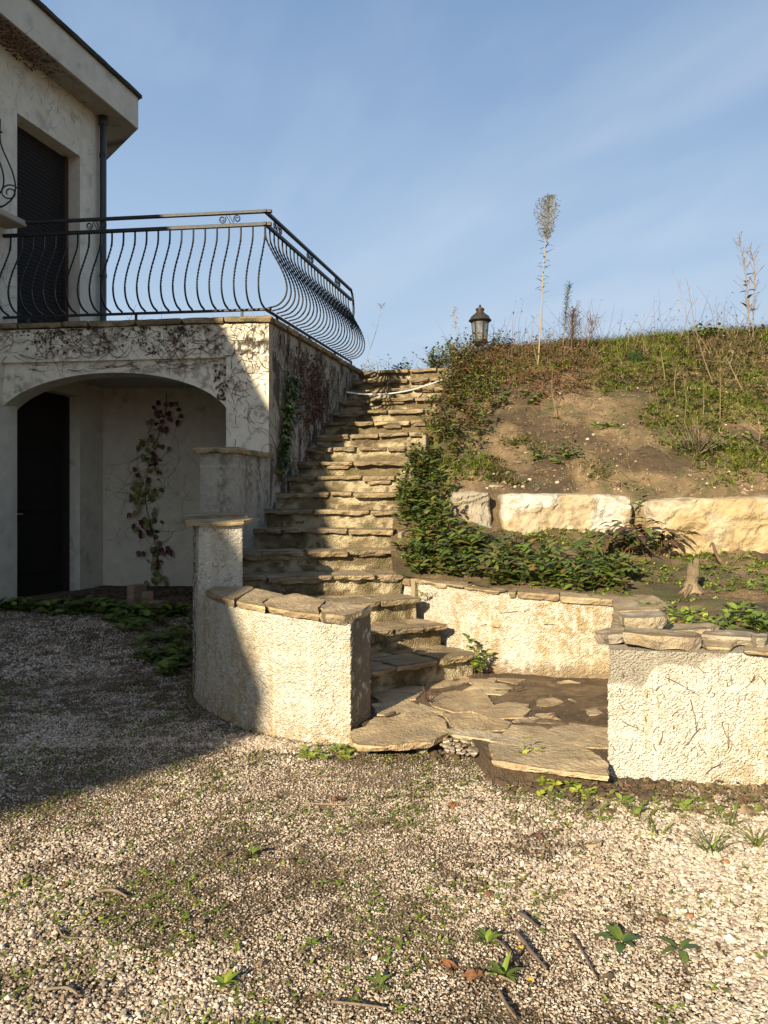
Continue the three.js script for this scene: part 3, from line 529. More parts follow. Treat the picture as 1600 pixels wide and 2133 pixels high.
const smooth2 = (pts, n) => new THREE.CatmullRomCurve3(pts.map((p) => new THREE.Vector3(p[0], 0, p[1]))).getPoints(n).map((q) => [q.x, q.z]);
const outC = smooth2(OUT, 90), innC = smooth2(INN, 60);
const distOut = (x, d) => { let m = 9; for (let i = 0; i < outC.length - 1; i++) { const a = outC[i], b = outC[i + 1], ex = b[0] - a[0], ed = b[1] - a[1], t = Math.min(1, Math.max(0, ((x - a[0]) * ex + (d - a[1]) * ed) / (ex * ex + ed * ed))); m = Math.min(m, Math.hypot(x - a[0] - ex * t, d - a[1] - ed * t)); } return m; };
const lowTop = (x, d) => .80 + .12 * Math.min(.5, distOut(x, d)) - .065 * (x + .3);
const stairWall = thing('stair_wall', 'curved white roughcast wall left of the stair foot, stepping up in posts', 'wall', V(-.7, 5.2, 0));
{
  const lichen = (p) => { let c = wallCol(3)(p); if (p.x > -.235 + (-p.z - 4.77) * .417 && -p.z > 4.775 && p.x > -.22) c = mix3(c, [.20, .14, .075], sst(.30, .52, fbm(p.x * 22, p.y * 22, p.z * 22, 3) + .18 * vn(p.x * 80, p.y * 80, p.z * 80)) * .85); const f = fbm(p.x * 34, p.y * 30, p.z * 34, 3); c = mix3(c, [.06, .05, .035], sst(.44, .54, fbm(p.x * 11, p.y * 1.3, p.z * 11 + 3, 4)) * sst(-1.32, -1.44, p.x + (f - .5) * .3) * sst(.4, .55, f) * .9); return mix3(c, [.50, .33, .13], sst(.30, .03, p.y + (f - .5) * .55) * sst(.36, .6, f) * .7); };
  const m = new MB(), split = outC.findIndex((p) => p[1] > 5.74);
  const outer = outC.slice(0, split + 1), inner = innC.filter((p) => p[1] < 5.9);
  // low curved part: the end face, the inner face, the joint with the post and the outer face, counter-clockwise
  const loop = [...outer.slice().reverse().map((p) => [...p, .0085]), ...[...inner].reverse().map((p) => [...p, .02])];
  rise(m, loop, (x, d) => -.05, (x, d) => lowTop(x, d) - .05, { res: .0088, disp: roughcast(.0085, .016), col: lichen });
  m.build('curved_wall', M.render, stairWall);
  const hi = outC.slice(split).filter((p) => p[1] <= 7.5), hin = innC.filter((p) => p[1] >= 5.85);
  const p1 = new MB(); rise(p1, [...hi.slice().reverse().map((p) => [...p, .011]), [...outC[split], .0095], ...hin.slice().reverse().map((p) => [...p, .012])], -.05, 1.325, { res: .0095, disp: roughcast(.0085, .016), col: lichen }); p1.build('lower_post', M.render, stairWall);
  const dark = (p) => { const f = fbm(p.x * 34, p.y * 30, p.z * 34, 3), st = fbm(p.x * 9, p.y * 1.1, p.z * 9, 4); return mix3(mix3(wallCol(9, .7)(p), [.40, .36, .28], .5), [.07, .055, .038], sst(.38, .70, st) * sst(.30, .66, f) * .65); };
  const p2 = new MB(); rise(p2, [[-1.79, 7.5], [-1.475, 7.5], [-1.25, 8.42], [-1.57, 8.44]].map((p) => [...p, .012]), -.05, 1.99, { res: .011, disp: roughcast(.007, .016), col: dark }); p2.build('upper_post', M.render, stairWall);
  const outD = (x) => { for (let i = 0; i < outC.length - 1; i++) if (x <= outC[i][0] && x >= outC[i + 1][0]) return lerp(outC[i][1], outC[i + 1][1], (x - outC[i][0]) / (outC[i + 1][0] - outC[i][0] || 1)); return x > -.209 ? 4.77 + (x + .209) * 2.4 : 7.5; };
  const cope = (pix, h, k, o = {}) => { let poly = pix.map(([a, b]) => { const px = 380 + a / 4, py = 1060 + b / 4; let q = onLevel(px, py, .82); for (let i = 0; i < 12; i++) q = onLevel(px, py, lowTop(...q)); const lim = outD(q[0]) - .045; if (q[1] < lim) q[1] = lim; return q; }); const ar = poly.reduce((s, p, i) => { const q = poly[(i + 1) % poly.length]; return s + p[0] * q[1] - q[0] * p[1]; }, 0); if (ar < 0) poly.reverse(); meshOf(slab(poly, (x, d) => lowTop(x, d) + (o.lift || 0), o.th || .048, 60 + k, mul3(STONE[k % 5], 1.22), { jit: .008, moss: .25, step: .025, ...o }), M.stone, 'coping_stone', stairWall); };
  cope([[188, 672], [250, 648], [420, 643], [585, 645], [598, 660], [545, 694], [480, 728], [440, 742], [400, 762], [250, 722]], 0, 0);
  cope([[604, 658], [740, 685], [858, 712], [715, 745], [655, 785], [606, 826], [500, 795], [410, 766], [480, 735], [550, 700]], 0, 1);
  cope([[868, 713], [955, 706], [1070, 735], [1188, 765], [1186, 790], [1128, 828], [1094, 890], [920, 862], [715, 805], [668, 788], [722, 748]], 0, 2);
  cope([[1108, 880], [1200, 832], [1330, 808], [1560, 830], [1572, 862], [1450, 905], [1300, 945], [1200, 928], [1140, 905]], 0, 3, { th: .065, lift: .012, jit: .014 });
  cope([[1140, 818], [1230, 778], [1340, 798], [1330, 803], [1200, 826]], 0, 4);
  const flat = (poly, top, th, k, tone, o = {}) => meshOf(slab(poly, top, th, k, tone, { jit: .012, step: .03, ...o }), M.stone, 'coping_stone', stairWall);
  flat([[-1.47, 5.69], [-1.06, 5.80], [-1.07, 6.30], [-1.36, 6.42], [-1.56, 6.0]], (x, d) => 1.362 + .03 * (d - 5.9), .032, 81, STONE[1], { bev: .3, sm: 0, jit: .008 });
  flat([[-1.60, 6.06], [-1.38, 6.45], [-1.12, 6.33], [-1.2, 6.9], [-1.68, 6.85]], (x, d) => 1.385 + .03 * (d - 5.9), .045, 82, STONE[0]);
  flat([[-1.68, 6.88], [-1.2, 6.92], [-1.40, 7.48], [-1.84, 7.48]], 1.39, .05, 83, STONE[3]);
  flat([[-1.86, 7.42], [-1.40, 7.43], [-1.37, 7.72], [-1.82, 7.74]], 2.045, .055, 84, STONE[3]);
  flat([[-1.80, 7.76], [-1.37, 7.74], [-1.2, 8.36], [-1.64, 8.4]], 2.04, .05, 85, STONE[0], { moss: .8 });
}

const RW = smooth2([[-.04, 7.30], [.16, 7.16], [.33, 6.96], [.52, 6.70], [.79, 6.42], [1.12, 6.26], [1.5, 6.19], [1.87, 6.15]], 40);
const rear = thing('retaining_wall', 'curved roughcast retaining wall behind the paved landing, topped with thin stones', 'wall', V(1.1, 6.25, .1));
{
  const m = new MB(), back = RW.map(([x, d], i) => { const a = RW[Math.max(0, i - 1)], b = RW[Math.min(RW.length - 1, i + 1)], L = Math.hypot(b[0] - a[0], b[1] - a[1]); return [x - (b[1] - a[1]) / L * .26, d + (b[0] - a[0]) / L * .26]; }).reverse();
  const C = (p) => { let c = wallCol(17, 1.25)(p); const f = fbm(p.x * 30, p.y * 30, p.z * 30, 3); c = mix3(c, [.46, .33, .14], sst(1.30, 1.6, p.x + (fbm(p.x * 8, p.y * 1.5, 3, 3) - .5) * .6) * sst(.3, .6, f) * .55); return mix3(c, [.30, .19, .09], sst(.22, .12, p.y + (f - .5) * .18) * .75); };
  rise(m, [...RW.map((p) => [...p, .0095]), ...back.map((p) => [...p, .05])], .02, (x, d) => .80 - .045 * x, { res: .0095, disp: roughcast(.009, .017), col: C });
  m.build('wall_face', M.render, rear);
  const r = rng(5), wf = (px) => { const k = (px - 800) / FPX; let best = RW[0], e = 9; for (const p of RW) { const v = Math.abs(p[0] / p[1] - k); if (v < e) { e = v; best = p; } } return best; };
  const spans = [[836, 858, .06], [858, 930, .045], [932, 975, .03], [978, 1050, .03], [1056, 1078, .05], [1080, 1170, .06], [1172, 1285, .055]];
  spans.forEach(([a, b, th], i) => { const pa = wf(a), pb = wf(b), L = Math.hypot(pb[0] - pa[0], pb[1] - pa[1]) || 1, nx = -(pb[1] - pa[1]) / L, nd = (pb[0] - pa[0]) / L, f = -.03 - r() * .02; meshOf(slab([[pa[0] + nx * f, pa[1] + nd * f], [(pa[0] + pb[0]) / 2 + nx * (f - .012), (pa[1] + pb[1]) / 2 + nd * (f - .012)], [pb[0] + nx * f, pb[1] + nd * f], [pb[0] + nx * .2, pb[1] + nd * .2], [pa[0] + nx * .24, pa[1] + nd * .24]], (x, d) => .825 - .045 * x + (r() - .5) * 0 + (i % 3) * .006, th, 120 + i, STONE[(i + 2) % 5], { jit: .014 }), M.stone, 'coping_stone', rear); });
  // stones set on edge up the flank of the bottom steps
  for (const [x, d, h, L] of [[.30, 7.02, .74, .17], [.22, 7.30, .95, .2], [.19, 7.62, 1.14, .16]]) new MB().box(V(x, d, h), new THREE.Vector3(Math.cos(.5), 0, Math.sin(.5)), new THREE.Vector3(0, .97, -.24), new THREE.Vector3(Math.sin(.5), .24, -Math.cos(.5)).normalize(), .02, .09, L / 2, [.30, .25, .16], .006).build('edge_stone', M.stone, rear);
}
const planter = thing('planter_wall', 'low white roughcast wall at the right with bare vine stems and flat stones on top', 'wall', V(1.6, 4.1, 0));
{
  const m = new MB(), C = (p) => {
    let c = wallCol(29, .9)(p); const f = fbm(p.x * 30, p.y * 30, p.z * 30, 3), q = fbm(p.x * 4, p.y * 4, 8, 4), e = p.z > -4.5;
    c = mix3(c, [.50, .36, .17], sst(1.72, 2.0, p.x + (fbm(p.x * 5, p.y * 2, 2, 4) - .5) * .7) * sst(.32, .58, f) * .65);
    return e && bareAt(p) ? mul3([.46, .415, .33], .85 + .3 * f) : c;       // a bare cement patch where the roughcast has fallen off
  };
  const bareAt = (p) => p.y > .69 - .13 * sst(1.47, 1.38, p.x) * sst(1.20, 1.26, p.x + .02) - .06 * sst(1.72, 1.66, p.x) - .09 * (fbm(p.x * 9, p.y * 9, 8, 4) - .42);
  const rcst = roughcast(.009, .016);
  rise(m, [[1.222, 4.19, .009], [1.55, 4.125, .009], [2.02, 4.06, .009], [3.0, 3.95, .012], [3.9, 3.86, .06], [3.94, 4.12, .08], [1.62, 4.43, .05], [2.10, 6.20, .05], [1.86, 6.13, .03]], -.06, (x, d) => .70 + .035 * sst(4.3, 6, d), { res: .0088, disp: (p) => (p.z > -4.5 && bareAt(p) ? -.007 : rcst(p)), col: C });
  m.build('wall_face', M.render, planter);
  const px = (a, b, h) => onLevel(800 + a / 2, 900 + b / 2, h), put = (pix, h, th, k, tone, o) => { const poly = pix.map(([a, b]) => px(a, b, h)); const ar = poly.reduce((s, p, i) => { const q = poly[(i + 1) % poly.length]; return s + p[0] * q[1] - q[0] * p[1]; }, 0); if (ar < 0) poly.reverse(); meshOf(slab(poly, h, th, k, mul3(tone, 1.15), o), M.stone, 'coping_stone', planter); };
  put([[960, 672], [1000, 668], [1120, 678], [1200, 720], [1150, 735], [960, 742], [950, 705]], .74, .035, 150, STONE[1], { jit: .012 });
  put([[955, 750], [1150, 752], [1175, 790], [1000, 800], [950, 785]], .735, .032, 151, STONE[3], { jit: .012 });
  put([[945, 800], [1060, 795], [1150, 830], [1000, 862], [945, 850]], .73, .035, 152, STONE[0], { jit: .012 });
  put([[1290, 850], [1400, 842], [1480, 868], [1440, 895], [1340, 890]], .73, .03, 153, STONE[1], { jit: .012 });
  put([[1500, 880], [1600, 870], [1800, 880], [1790, 910], [1600, 915], [1495, 908]], .725, .026, 154, STONE[3], { jit: .012 });
}
// loose stones lying on that wall
{
  const st = (label, x, d, h, a, b, th, turn, seed, tone, tilt = 0) => { const c = Math.cos(turn), s = Math.sin(turn), poly = [[-.5, -.25], [-.15, -.5], [.3, -.45], [.5, -.1], [.42, .35], [0, .5], [-.4, .4]].map(([u, v]) => [x + (u * a) * c - (v * b) * s, d + (u * a) * s + (v * b) * c]); const m = meshOf(slab(poly, (X) => h + th + tilt * (X - x), th, seed, tone, { jit: .016, rough: .008, step: .025 }), M.stone, 'loose_stone'); return tag(m, label, 'stone', 'loose flat stones on the planter wall'); };
  st('long grey brown stone lying along the front edge of the planter wall', 1.52, 4.22, .715, .44, .2, .078, -.12, 161, [.36, .30, .22], -.05);
  st('pale stone resting on top of the long stone on the planter wall', 1.49, 4.42, .79, .28, .2, .075, .1, 162, [.50, .44, .34], .05);
  st('small tilted stone at the left corner of the planter wall', 1.30, 4.36, .71, .16, .2, .07, .4, 163, [.46, .40, .32], .2);
  st('flat thin stone behind the long stone on the planter wall', 1.80, 4.52, .72, .3, .16, .055, -.2, 164, [.42, .36, .27], .1);
  st('flat pale stone right of the long stone on the planter wall', 1.95, 4.34, .715, .3, .2, .05, -.3, 165, [.47, .41, .31]);
  st('small square stone at the right end of the loose stones', 2.02, 4.14, .715, .085, .085, .075, .3, 166, [.42, .37, .29]);
}

// ---------- paved landing ----------
{
  const g = thing('paved_landing', null, null, V(.6, 5.2, 0)); g.userData.kind = 'structure';
  const m = new MB(), front = [[-.26, 4.66], [.0, 4.62], [.28, 4.66], [.38, 4.74], [.52, 4.62], [.58, 4.20], [.9, 4.15], [1.23, 4.10]], yf = (x) => { let k = 0; while (k < front.length - 2 && x > front[k + 1][0]) k++; return lerp(front[k][1], front[k + 1][1], Math.min(1, Math.max(0, (x - front[k][0]) / (front[k + 1][0] - front[k][0])))); };
  const mud = (x, d) => sst(.50, .64, fbm(x * 1.9 + 2, d * 1.9, 3, 4) + .20 * sst(.75, 1.4, x) * sst(4.9, 5.5, d) - .3 * sst(4.9, 4.5, d)) * .0155;
  m.grid(110, 140, (u, v) => { const x0 = lerp(-.14, 1.195 + .80 * v, u), d = lerp(yf(Math.min(1.23, x0)), 6.6, v), x = x0; return V(x, d, .092 + mud(x, d) + (fbm(x * 14, d * 14, 4, 3) - .5) * .014); }, { col: (p) => { const f = fbm(p.x * 25, p.z * 25, 7, 3), q = fbm(p.x * 4, p.z * 4, 8, 4); const g = vn(p.x * 120, p.z * 120, 3); return mix3(mul3(mix3([.15, .10, .052], [.24, .165, .09], sst(.4, .65, q)), .5 + f), [.42, .34, .23], sst(.86, .93, g) * .7); }, us: 2.3, vs: 2.1 });
  m.grid(150, 6, (u, v) => { const x = lerp(-.14, 1.195, u); return V(x, yf(x) - .11 * (1 - v) * sst(.2, .5, x) * sst(1.2, 1.1, x) + (fbm(x * 16, v * 3, 5, 3) - .5) * .06 * (1 - v), lerp(-.03, .092, v)); }, { col: (p) => mul3([.12, .08, .045], .5 + fbm(p.x * 30, p.y * 30, p.z * 30, 3)), us: 1.5, vs: .1 });
  m.build('bedding', M.soil, g);
  const F = [
    [[-70, 1005], [0, 985], [60, 935], [280, 900], [420, 892], [496, 950], [512, 1020], [400, 1072], [270, 1080], [120, 1098], [35, 1095], [-40, 1092], [-86, 1055]],
    [[497, 906], [640, 905], [800, 932], [888, 960], [860, 995], [700, 1003], [565, 985]],
    [[862, 1034], [920, 982], [1080, 990], [1190, 1042], [1265, 1098], [1150, 1093]],
    [[1142, 1012], [1250, 967], [1495, 1000], [1495, 1104], [1285, 1100]],
    [[765, 1092], [900, 1077], [1370, 1117], [1490, 1220], [1488, 1282], [1200, 1250], [800, 1188]],
    [[402, 802], [560, 767], [740, 792], [778, 850], [700, 880], [560, 888], [430, 850]],
    [[682, 890], [800, 872], [960, 872], [1008, 882], [960, 920], [800, 928]],
    [[622, 760], [700, 717], [850, 722], [898, 750], [830, 780], [700, 775]],
    [[932, 950], [1040, 932], [1168, 965], [1140, 984], [980, 975]],
    [[642, 700], [700, 681], [798, 690], [788, 714], [680, 719]],
    [[1205, 712], [1260, 703], [1315, 715], [1300, 728], [1225, 727]],
    [[1080, 822], [1160, 811], [1205, 830], [1130, 854], [1072, 850]],
    [[40, 780], [200, 742], [378, 742], [300, 808], [120, 830]], [[62, 850], [250, 820], [338, 868], [338, 890], [220, 905], [92, 905]],
    [[822, 692], [900, 672], [988, 690], [930, 714]], [[1072, 910], [1160, 906], [1193, 940], [1110, 935]], [[1382, 882], [1495, 862], [1495, 900], [1400, 904]], [[1268, 816], [1310, 820], [1300, 834]],
    [[512, 1002], [680, 1012], [828, 1032], [770, 1058], [565, 1030]], [[792, 1042], [870, 1046], [1258, 1110], [1180, 1113], [800, 1070]],
    [[345, 850], [480, 893], [470, 900], [345, 905]], [[400, 690], [600, 665], [640, 700], [520, 735], [390, 740]], [[780, 860], [880, 840], [1000, 850], [980, 866], [800, 866]], [[60, 735], [200, 700], [330, 700], [200, 735], [50, 770]],
  ];
  const r = rng(77);
  F.forEach((f, i) => { const h = .1045 + r() * .004 - (i > 9 && i < 12 ? .004 : 0), raw = f.map(([a, b]) => onLevel(760 + a * .3375, 1180 + b * .3375, h)), mx = raw.reduce((s, p) => s + p[0], 0) / raw.length, md = raw.reduce((s, p) => s + p[1], 0) / raw.length, poly = raw.map(([x, d]) => { const L = Math.hypot(x - mx, d - md) || 1; const k = i === 0 || i === 4 ? .008 : .024; return [x + (x - mx) / L * k, d + (d - md) / L * k]; }); const ar = poly.reduce((s, p, k) => { const q = poly[(k + 1) % poly.length]; return s + p[0] * q[1] - q[0] * p[1]; }, 0); if (ar < 0) poly.reverse(); meshOf(slab(poly, h, i === 0 ? .045 : i === 4 ? .036 : .03, 200 + i, mul3(i === 18 || i === 19 ? [.36, .30, .20] : STONE[Math.floor(r() * 5)], 1.3 + r() * .25), { jit: i === 0 || i === 4 ? .016 : .009, rough: .005, moss: .12, step: .022, bev: .35, sm: 0 }), M.stone, 'flagstone', g); });
}

// ---------- boulders ----------
function boulder(label, x0, x1, d, h0, h1, depth, seed, col, slope = 0) {
  const m = new MB(), W = x1 - x0, H = h1 - h0, n = 1;
  const P = (a, b, c) => {                                              // a, b, c from -1 to 1 on a cube's surface -> the rock
    const e = 14, L = Math.pow(Math.abs(a) ** e + Math.abs(b) ** e + Math.abs(c) ** e, 1 / e), X = a / L, Y = b / L, Z = c / L;
    let x = (x0 + x1) / 2 + X * W / 2, y = (h0 + h1) / 2 + Y * H / 2 + slope * X * .5, z = d + depth / 2 + Z * depth / 2;
    const f = (fbm(x * 2 + seed, y * 2, z * 2, 4) - .5) * .13, g = Math.abs(fbm(x * 3.5 + seed, y * 6, z * 3.5, 5) - .5) * .10, k = (fbm(x * 14 + seed, y * 14, z * 14, 4) - .5) * .04, ledge = Math.round(fbm(x * 1.5 + seed, y * 4.2, z, 3) * 7) / 7 * .12;
    x += X * (f - g) ; y += Y * (f - g) * .45 + k * .5; z += Z * (f - g + k + ledge);
    return V(x, z, y);
  };
  const N = 110, K = 50;
  m.grid(N, K, (u, v) => P(2 * u - 1, 2 * v - 1, -1), { col, us: W, vs: H });
  m.grid(N, 24, (u, v) => P(2 * u - 1, 1, 2 * v - 1), { col, us: W, vs: depth });
  m.grid(24, K, (u, v) => P(1, 2 * v - 1, 2 * u - 1), { col, us: depth, vs: H });
  m.grid(24, K, (u, v) => P(-1, 2 * v - 1, 2 * u - 1), { col, us: depth, vs: H, flip: true });
  m.grid(20, 12, (u, v) => P(2 * u - 1, 2 * v - 1, 1), { col, us: W, vs: H, flip: true });
  const o = m.build('boulder', M.rock); return tag(o, label, 'boulder', 'rock blocks in a row below the bank');
}
const rockCol = (a, b, white, s) => (p) => { const f = fbm(p.x * 20, p.y * 20, p.z * 20, 4), q = fbm(p.x * 2.2 + s, p.y * 4, p.z * 2.2, 5), w = fbm(p.x * 3 + s, p.y * 4.5, p.z * 3, 4); let c = mix3(a, b, sst(.4, .65, q)); c = mix3(c, [.70, .66, .57], sst(.52, .565, w) * white); c = mix3(c, [.30, .20, .10], sst(.6, .63, fbm(p.x * 6 + s, p.y * 14, p.z * 6, 4)) * .5); return mul3(c, (.82 + .36 * f) * .80); };
boulder('small grey beige boulder at the left end of the rock row', .68, 1.13, 8.05, .95, 1.62, .7, 4, rockCol([.47, .40, .28], [.38, .33, .245], .1, 4));
boulder('beige boulder with white crusted patches in the middle of the rock row', 1.21, 2.62, 8.0, .85, 1.60, .8, 11, rockCol([.50, .40, .255], [.56, .46, .30], .95, 11));
boulder('large ochre boulder at the right end of the rock row', 2.64, 4.75, 7.68, .72, 1.56, .9, 23, rockCol([.56, .425, .23], [.60, .49, .31], .3, 23), .06);
// ---------- gravel ----------
const outX = (d) => { for (let i = 0; i < outC.length - 1; i++) if (d >= outC[i][1] && d <= outC[i + 1][1]) return lerp(outC[i][0], outC[i + 1][0], (d - outC[i][1]) / (outC[i + 1][1] - outC[i][1] || 1)); return -1.8; };
const frontEdge = (x) => table([[-.26, 4.62], [0, 4.58], [.28, 4.62], [.38, 4.80], [.54, 4.64], [.60, 4.17], [.9, 4.12], [1.22, 4.10], [1.55, 4.08], [2.02, 4.03], [3, 3.92], [4, 3.83]], x);
const inYard = (x, d) => d < 8.75 && x > -4.36 + .2586 * (d - 8.8) && (x > -.23 ? d < frontEdge(x) - .01 : d < 4.77 || x < outX(Math.min(7.5, d)) - .015);
const groundY = (x, d) => groundH(x, d) + (fbm(x * 2, d * 2, 1, 3) - .5) * .03;
const wallStrip = (x, d) => x > -.3 ? sst(.42, .05, frontEdge(x) - d) : sst(.20, .03, outX(Math.max(4.78, d)) - x) * sst(4.6, 4.8, d);   // bare earth along the foot of the walls
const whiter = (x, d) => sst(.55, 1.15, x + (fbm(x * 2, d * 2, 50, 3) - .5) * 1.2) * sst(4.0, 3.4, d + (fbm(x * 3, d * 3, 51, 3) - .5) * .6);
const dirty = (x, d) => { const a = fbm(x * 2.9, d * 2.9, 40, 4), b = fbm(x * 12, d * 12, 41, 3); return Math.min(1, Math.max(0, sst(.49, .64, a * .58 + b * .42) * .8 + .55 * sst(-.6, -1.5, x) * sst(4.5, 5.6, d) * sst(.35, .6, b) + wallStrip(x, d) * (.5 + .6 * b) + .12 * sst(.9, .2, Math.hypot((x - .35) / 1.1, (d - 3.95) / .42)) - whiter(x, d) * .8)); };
{
  const g = new THREE.Group(); g.name = numbered('gravel'); scene.add(g); tag(g, 'pale crushed limestone gravel spread over the yard', 'gravel', null, 'stuff');
  const r = rng(2024), K = 5, geos = [], lists = Array.from({ length: K }, () => []);
  for (let k = 0; k < K; k++) {
    const b = new THREE.IcosahedronGeometry(1, 0), p = b.attributes.position, q = rng(90 + k), jit = new Map();
    for (let i = 0; i < p.count; i++) { const key = [p.getX(i), p.getY(i), p.getZ(i)].map((v) => v.toFixed(3)).join(); if (!jit.has(key)) jit.set(key, [.6 + q() * .75, .6 + q() * .7, .6 + q() * .75]); const j = jit.get(key); p.setXYZ(i, p.getX(i) * j[0], p.getY(i) * j[1], p.getZ(i) * j[2]); }
    b.computeVertexNormals(); geos.push(b);
  }
  const vary0 = (c, r) => mul3(c, .7 + .6 * r());
  const tones = [[.50, .41, .305], [.57, .475, .365], [.44, .35, .26], [.64, .56, .46], [.35, .29, .23], [.47, .345, .23], [.39, .31, .235], [.54, .44, .335], [.25, .19, .14], [.68, .61, .53]];
  const put = (n, d0, d1, x0, x1, s0, s1) => {
    for (let i = 0; i < n; i++) {
      const d = lerp(d0, d1, r()), x = lerp(x0(d), x1(d), r()); if (!inYard(x, d)) continue;
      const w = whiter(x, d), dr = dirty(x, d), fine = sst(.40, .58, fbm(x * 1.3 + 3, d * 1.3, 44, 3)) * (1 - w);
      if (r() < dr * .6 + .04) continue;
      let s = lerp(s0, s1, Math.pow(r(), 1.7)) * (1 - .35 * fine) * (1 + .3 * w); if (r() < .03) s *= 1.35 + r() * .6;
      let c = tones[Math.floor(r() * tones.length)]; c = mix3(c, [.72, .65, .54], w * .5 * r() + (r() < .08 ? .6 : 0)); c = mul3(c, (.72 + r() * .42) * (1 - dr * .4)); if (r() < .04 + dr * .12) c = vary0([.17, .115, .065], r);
      lists[Math.floor(r() * K)].push([x, d, groundY(x, d) + s * (.18 + .35 * r()), s, r() * 6.283, (r() - .5) * .9, (r() - .5) * .9, .35 + r() * .38, .6 + r() * .45, c]);
    }
  };
  const L = (d) => Math.max(-.62 * d - .5, -4.3), R = (d) => Math.min(.62 * d + .5, 3.3);
  put(130000, 1.7, 3.3, L, R, .003, .0085); put(118000, 3.3, 4.9, L, R, .003, .0088); put(62000, 4.7, 6.6, (d) => -.6 * d, () => -.5, .0045, .0105); put(36000, 6.5, 8.7, (d) => Math.max(-4.4, -.6 * d), () => -1.6, .006, .012);
  put(110000, 1.7, 4.9, L, R, .0018, .0034);
  const o = new THREE.Object3D(), C = new THREE.Color();
  lists.forEach((l, k) => {
    const m = new THREE.InstancedMesh(geos[k], M.pebble, l.length); m.name = 'gravel_stones'; m.castShadow = m.receiveShadow = true;
    l.forEach(([x, d, y, s, a, b, c, fy, fz, col], i) => { o.position.set(x, y, -d); o.rotation.set(b, a, c); o.scale.set(s, s * fy, s * fz); o.updateMatrix(); m.setMatrixAt(i, o.matrix); m.setColorAt(i, C.setRGB(...col)); });
    g.add(m);
  });
}
// ---------- green things ----------
const G = { dark: [.054, .086, .014], mid: [.092, .135, .019], fresh: [.145, .205, .026], lime: [.26, .29, .035], olive: [.125, .125, .028], rust: [.20, .075, .022], red: [.10, .028, .016], brown: [.13, .082, .042], straw: [.36, .27, .15], pale: [.30, .27, .17], bark: [.15, .105, .07] };
const vary = (c, r, k = .35) => mul3(c, 1 - k / 2 + r() * k);
const pick = (a, r) => a[Math.floor(r() * a.length)];
const dirOf = (a, e) => new THREE.Vector3(Math.cos(a) * Math.cos(e), Math.sin(e), Math.sin(a) * Math.cos(e));
function onHill(px, py) {                                              // where the line of sight through a place of the photograph meets the bank
  let last = null;
  for (let d = 4.25; d < 14; d += .01) { const x = (px - 800) / FPX * d, h = EYE - (py - HOR) / FPX * d; if (x < hillEdge(Math.min(d, 12)) - .02) { continue; } const g = hillH(x, d); if (g >= h) return V(x, d, g); last = d; }
  const d = 12.3, x = (px - 800) / FPX * d; return V(x, d, hillH(x, d));
}
const onYard = (px, py) => { let q = onLevel(px, py, 0); for (let i = 0; i < 8; i++) q = onLevel(px, py, groundY(...q)); return V(q[0], q[1], groundY(...q)); };
const inPoly = (p, x, y) => { let c = false; for (let i = 0, j = p.length - 1; i < p.length; j = i++) if ((p[i][1] > y) !== (p[j][1] > y) && x < (p[j][0] - p[i][0]) * (y - p[i][1]) / (p[j][1] - p[i][1]) + p[i][0]) c = !c; return c; };
function scatter(poly, n, r) { const xs = poly.map((p) => p[0]), ys = poly.map((p) => p[1]), a = [Math.min(...xs), Math.max(...xs), Math.min(...ys), Math.max(...ys)], out = []; for (let g = 0; out.length < n && g < n * 40; g++) { const x = lerp(a[0], a[1], r()), y = lerp(a[2], a[3], r()); if (inPoly(poly, x, y)) out.push([x, y]); } return out; }

// a shrub or clump: many leafy stems rising from given feet
function leafy(name, label, cat, feet, o) {
  const r = rng(o.seed), t = thing(name, label, cat, feet[0].clone(), o.group), st = new MB(), lf = new MB();
  for (const f of feet) {
    const H = o.h * (.55 + .75 * r()), a = r() * 6.283, lean = (o.lean ?? .45) * r(), pts = [f.clone().setY(f.y - .03)]; let dir = new THREE.Vector3(Math.cos(a) * lean + (o.pull?.[0] ?? 0), 1, Math.sin(a) * lean + (o.pull?.[1] ?? 0)).normalize();
    const n = 5; for (let k = 1; k <= n; k++) { dir.x += (r() - .5) * .3; dir.z += (r() - .5) * .3; dir.y -= (o.droop ?? .1) * k / n; dir.normalize(); pts.push(pts[k - 1].clone().addScaledVector(dir, H / n)); }
    st.tube(pts, (u) => (o.sr ?? .0022) * (1 - .6 * u), 3, vary(o.stem || G.bark, r), { cap: false });
    const c = new THREE.CatmullRomCurve3(pts), tone = pick(o.cols, r);
    for (let k = 0; k < o.n; k++) {
      const u = lerp(o.from ?? .25, 1, (k + r() * .6) / o.n), P = c.getPointAt(Math.min(1, u)), T = c.getTangentAt(Math.min(1, u)), az = k * 2.4 + r() * .8;
      for (let s = 0; s < (o.pair ? 2 : 1); s++) {
        const A = az + s * Math.PI, D = new THREE.Vector3(Math.cos(A), (o.rise ?? .35) + (r() - .5) * .7, Math.sin(A)).addScaledVector(T, .35).normalize(), N = new THREE.Vector3((r() - .5) * .7, 1, (r() - .5) * .7 + .25).normalize(), q = (.45 + .95 * r());
        const col = vary(r() < (o.mixp ?? .2) ? pick(o.cols, r) : tone, r, .5);
        lf.leaf(P, D, N, o.len * q, o.wid * q, col, { curl: o.curl ?? .3, fold: .3, tipcol: r() < (o.tip ?? 0) ? vary(G.rust, r) : undefined });
      }
    }
  }
  st.build('stem', M.dry, t); const m = lf.build('foliage', M.leaf, t); m.userData.kind = 'stuff';
  return t;
}
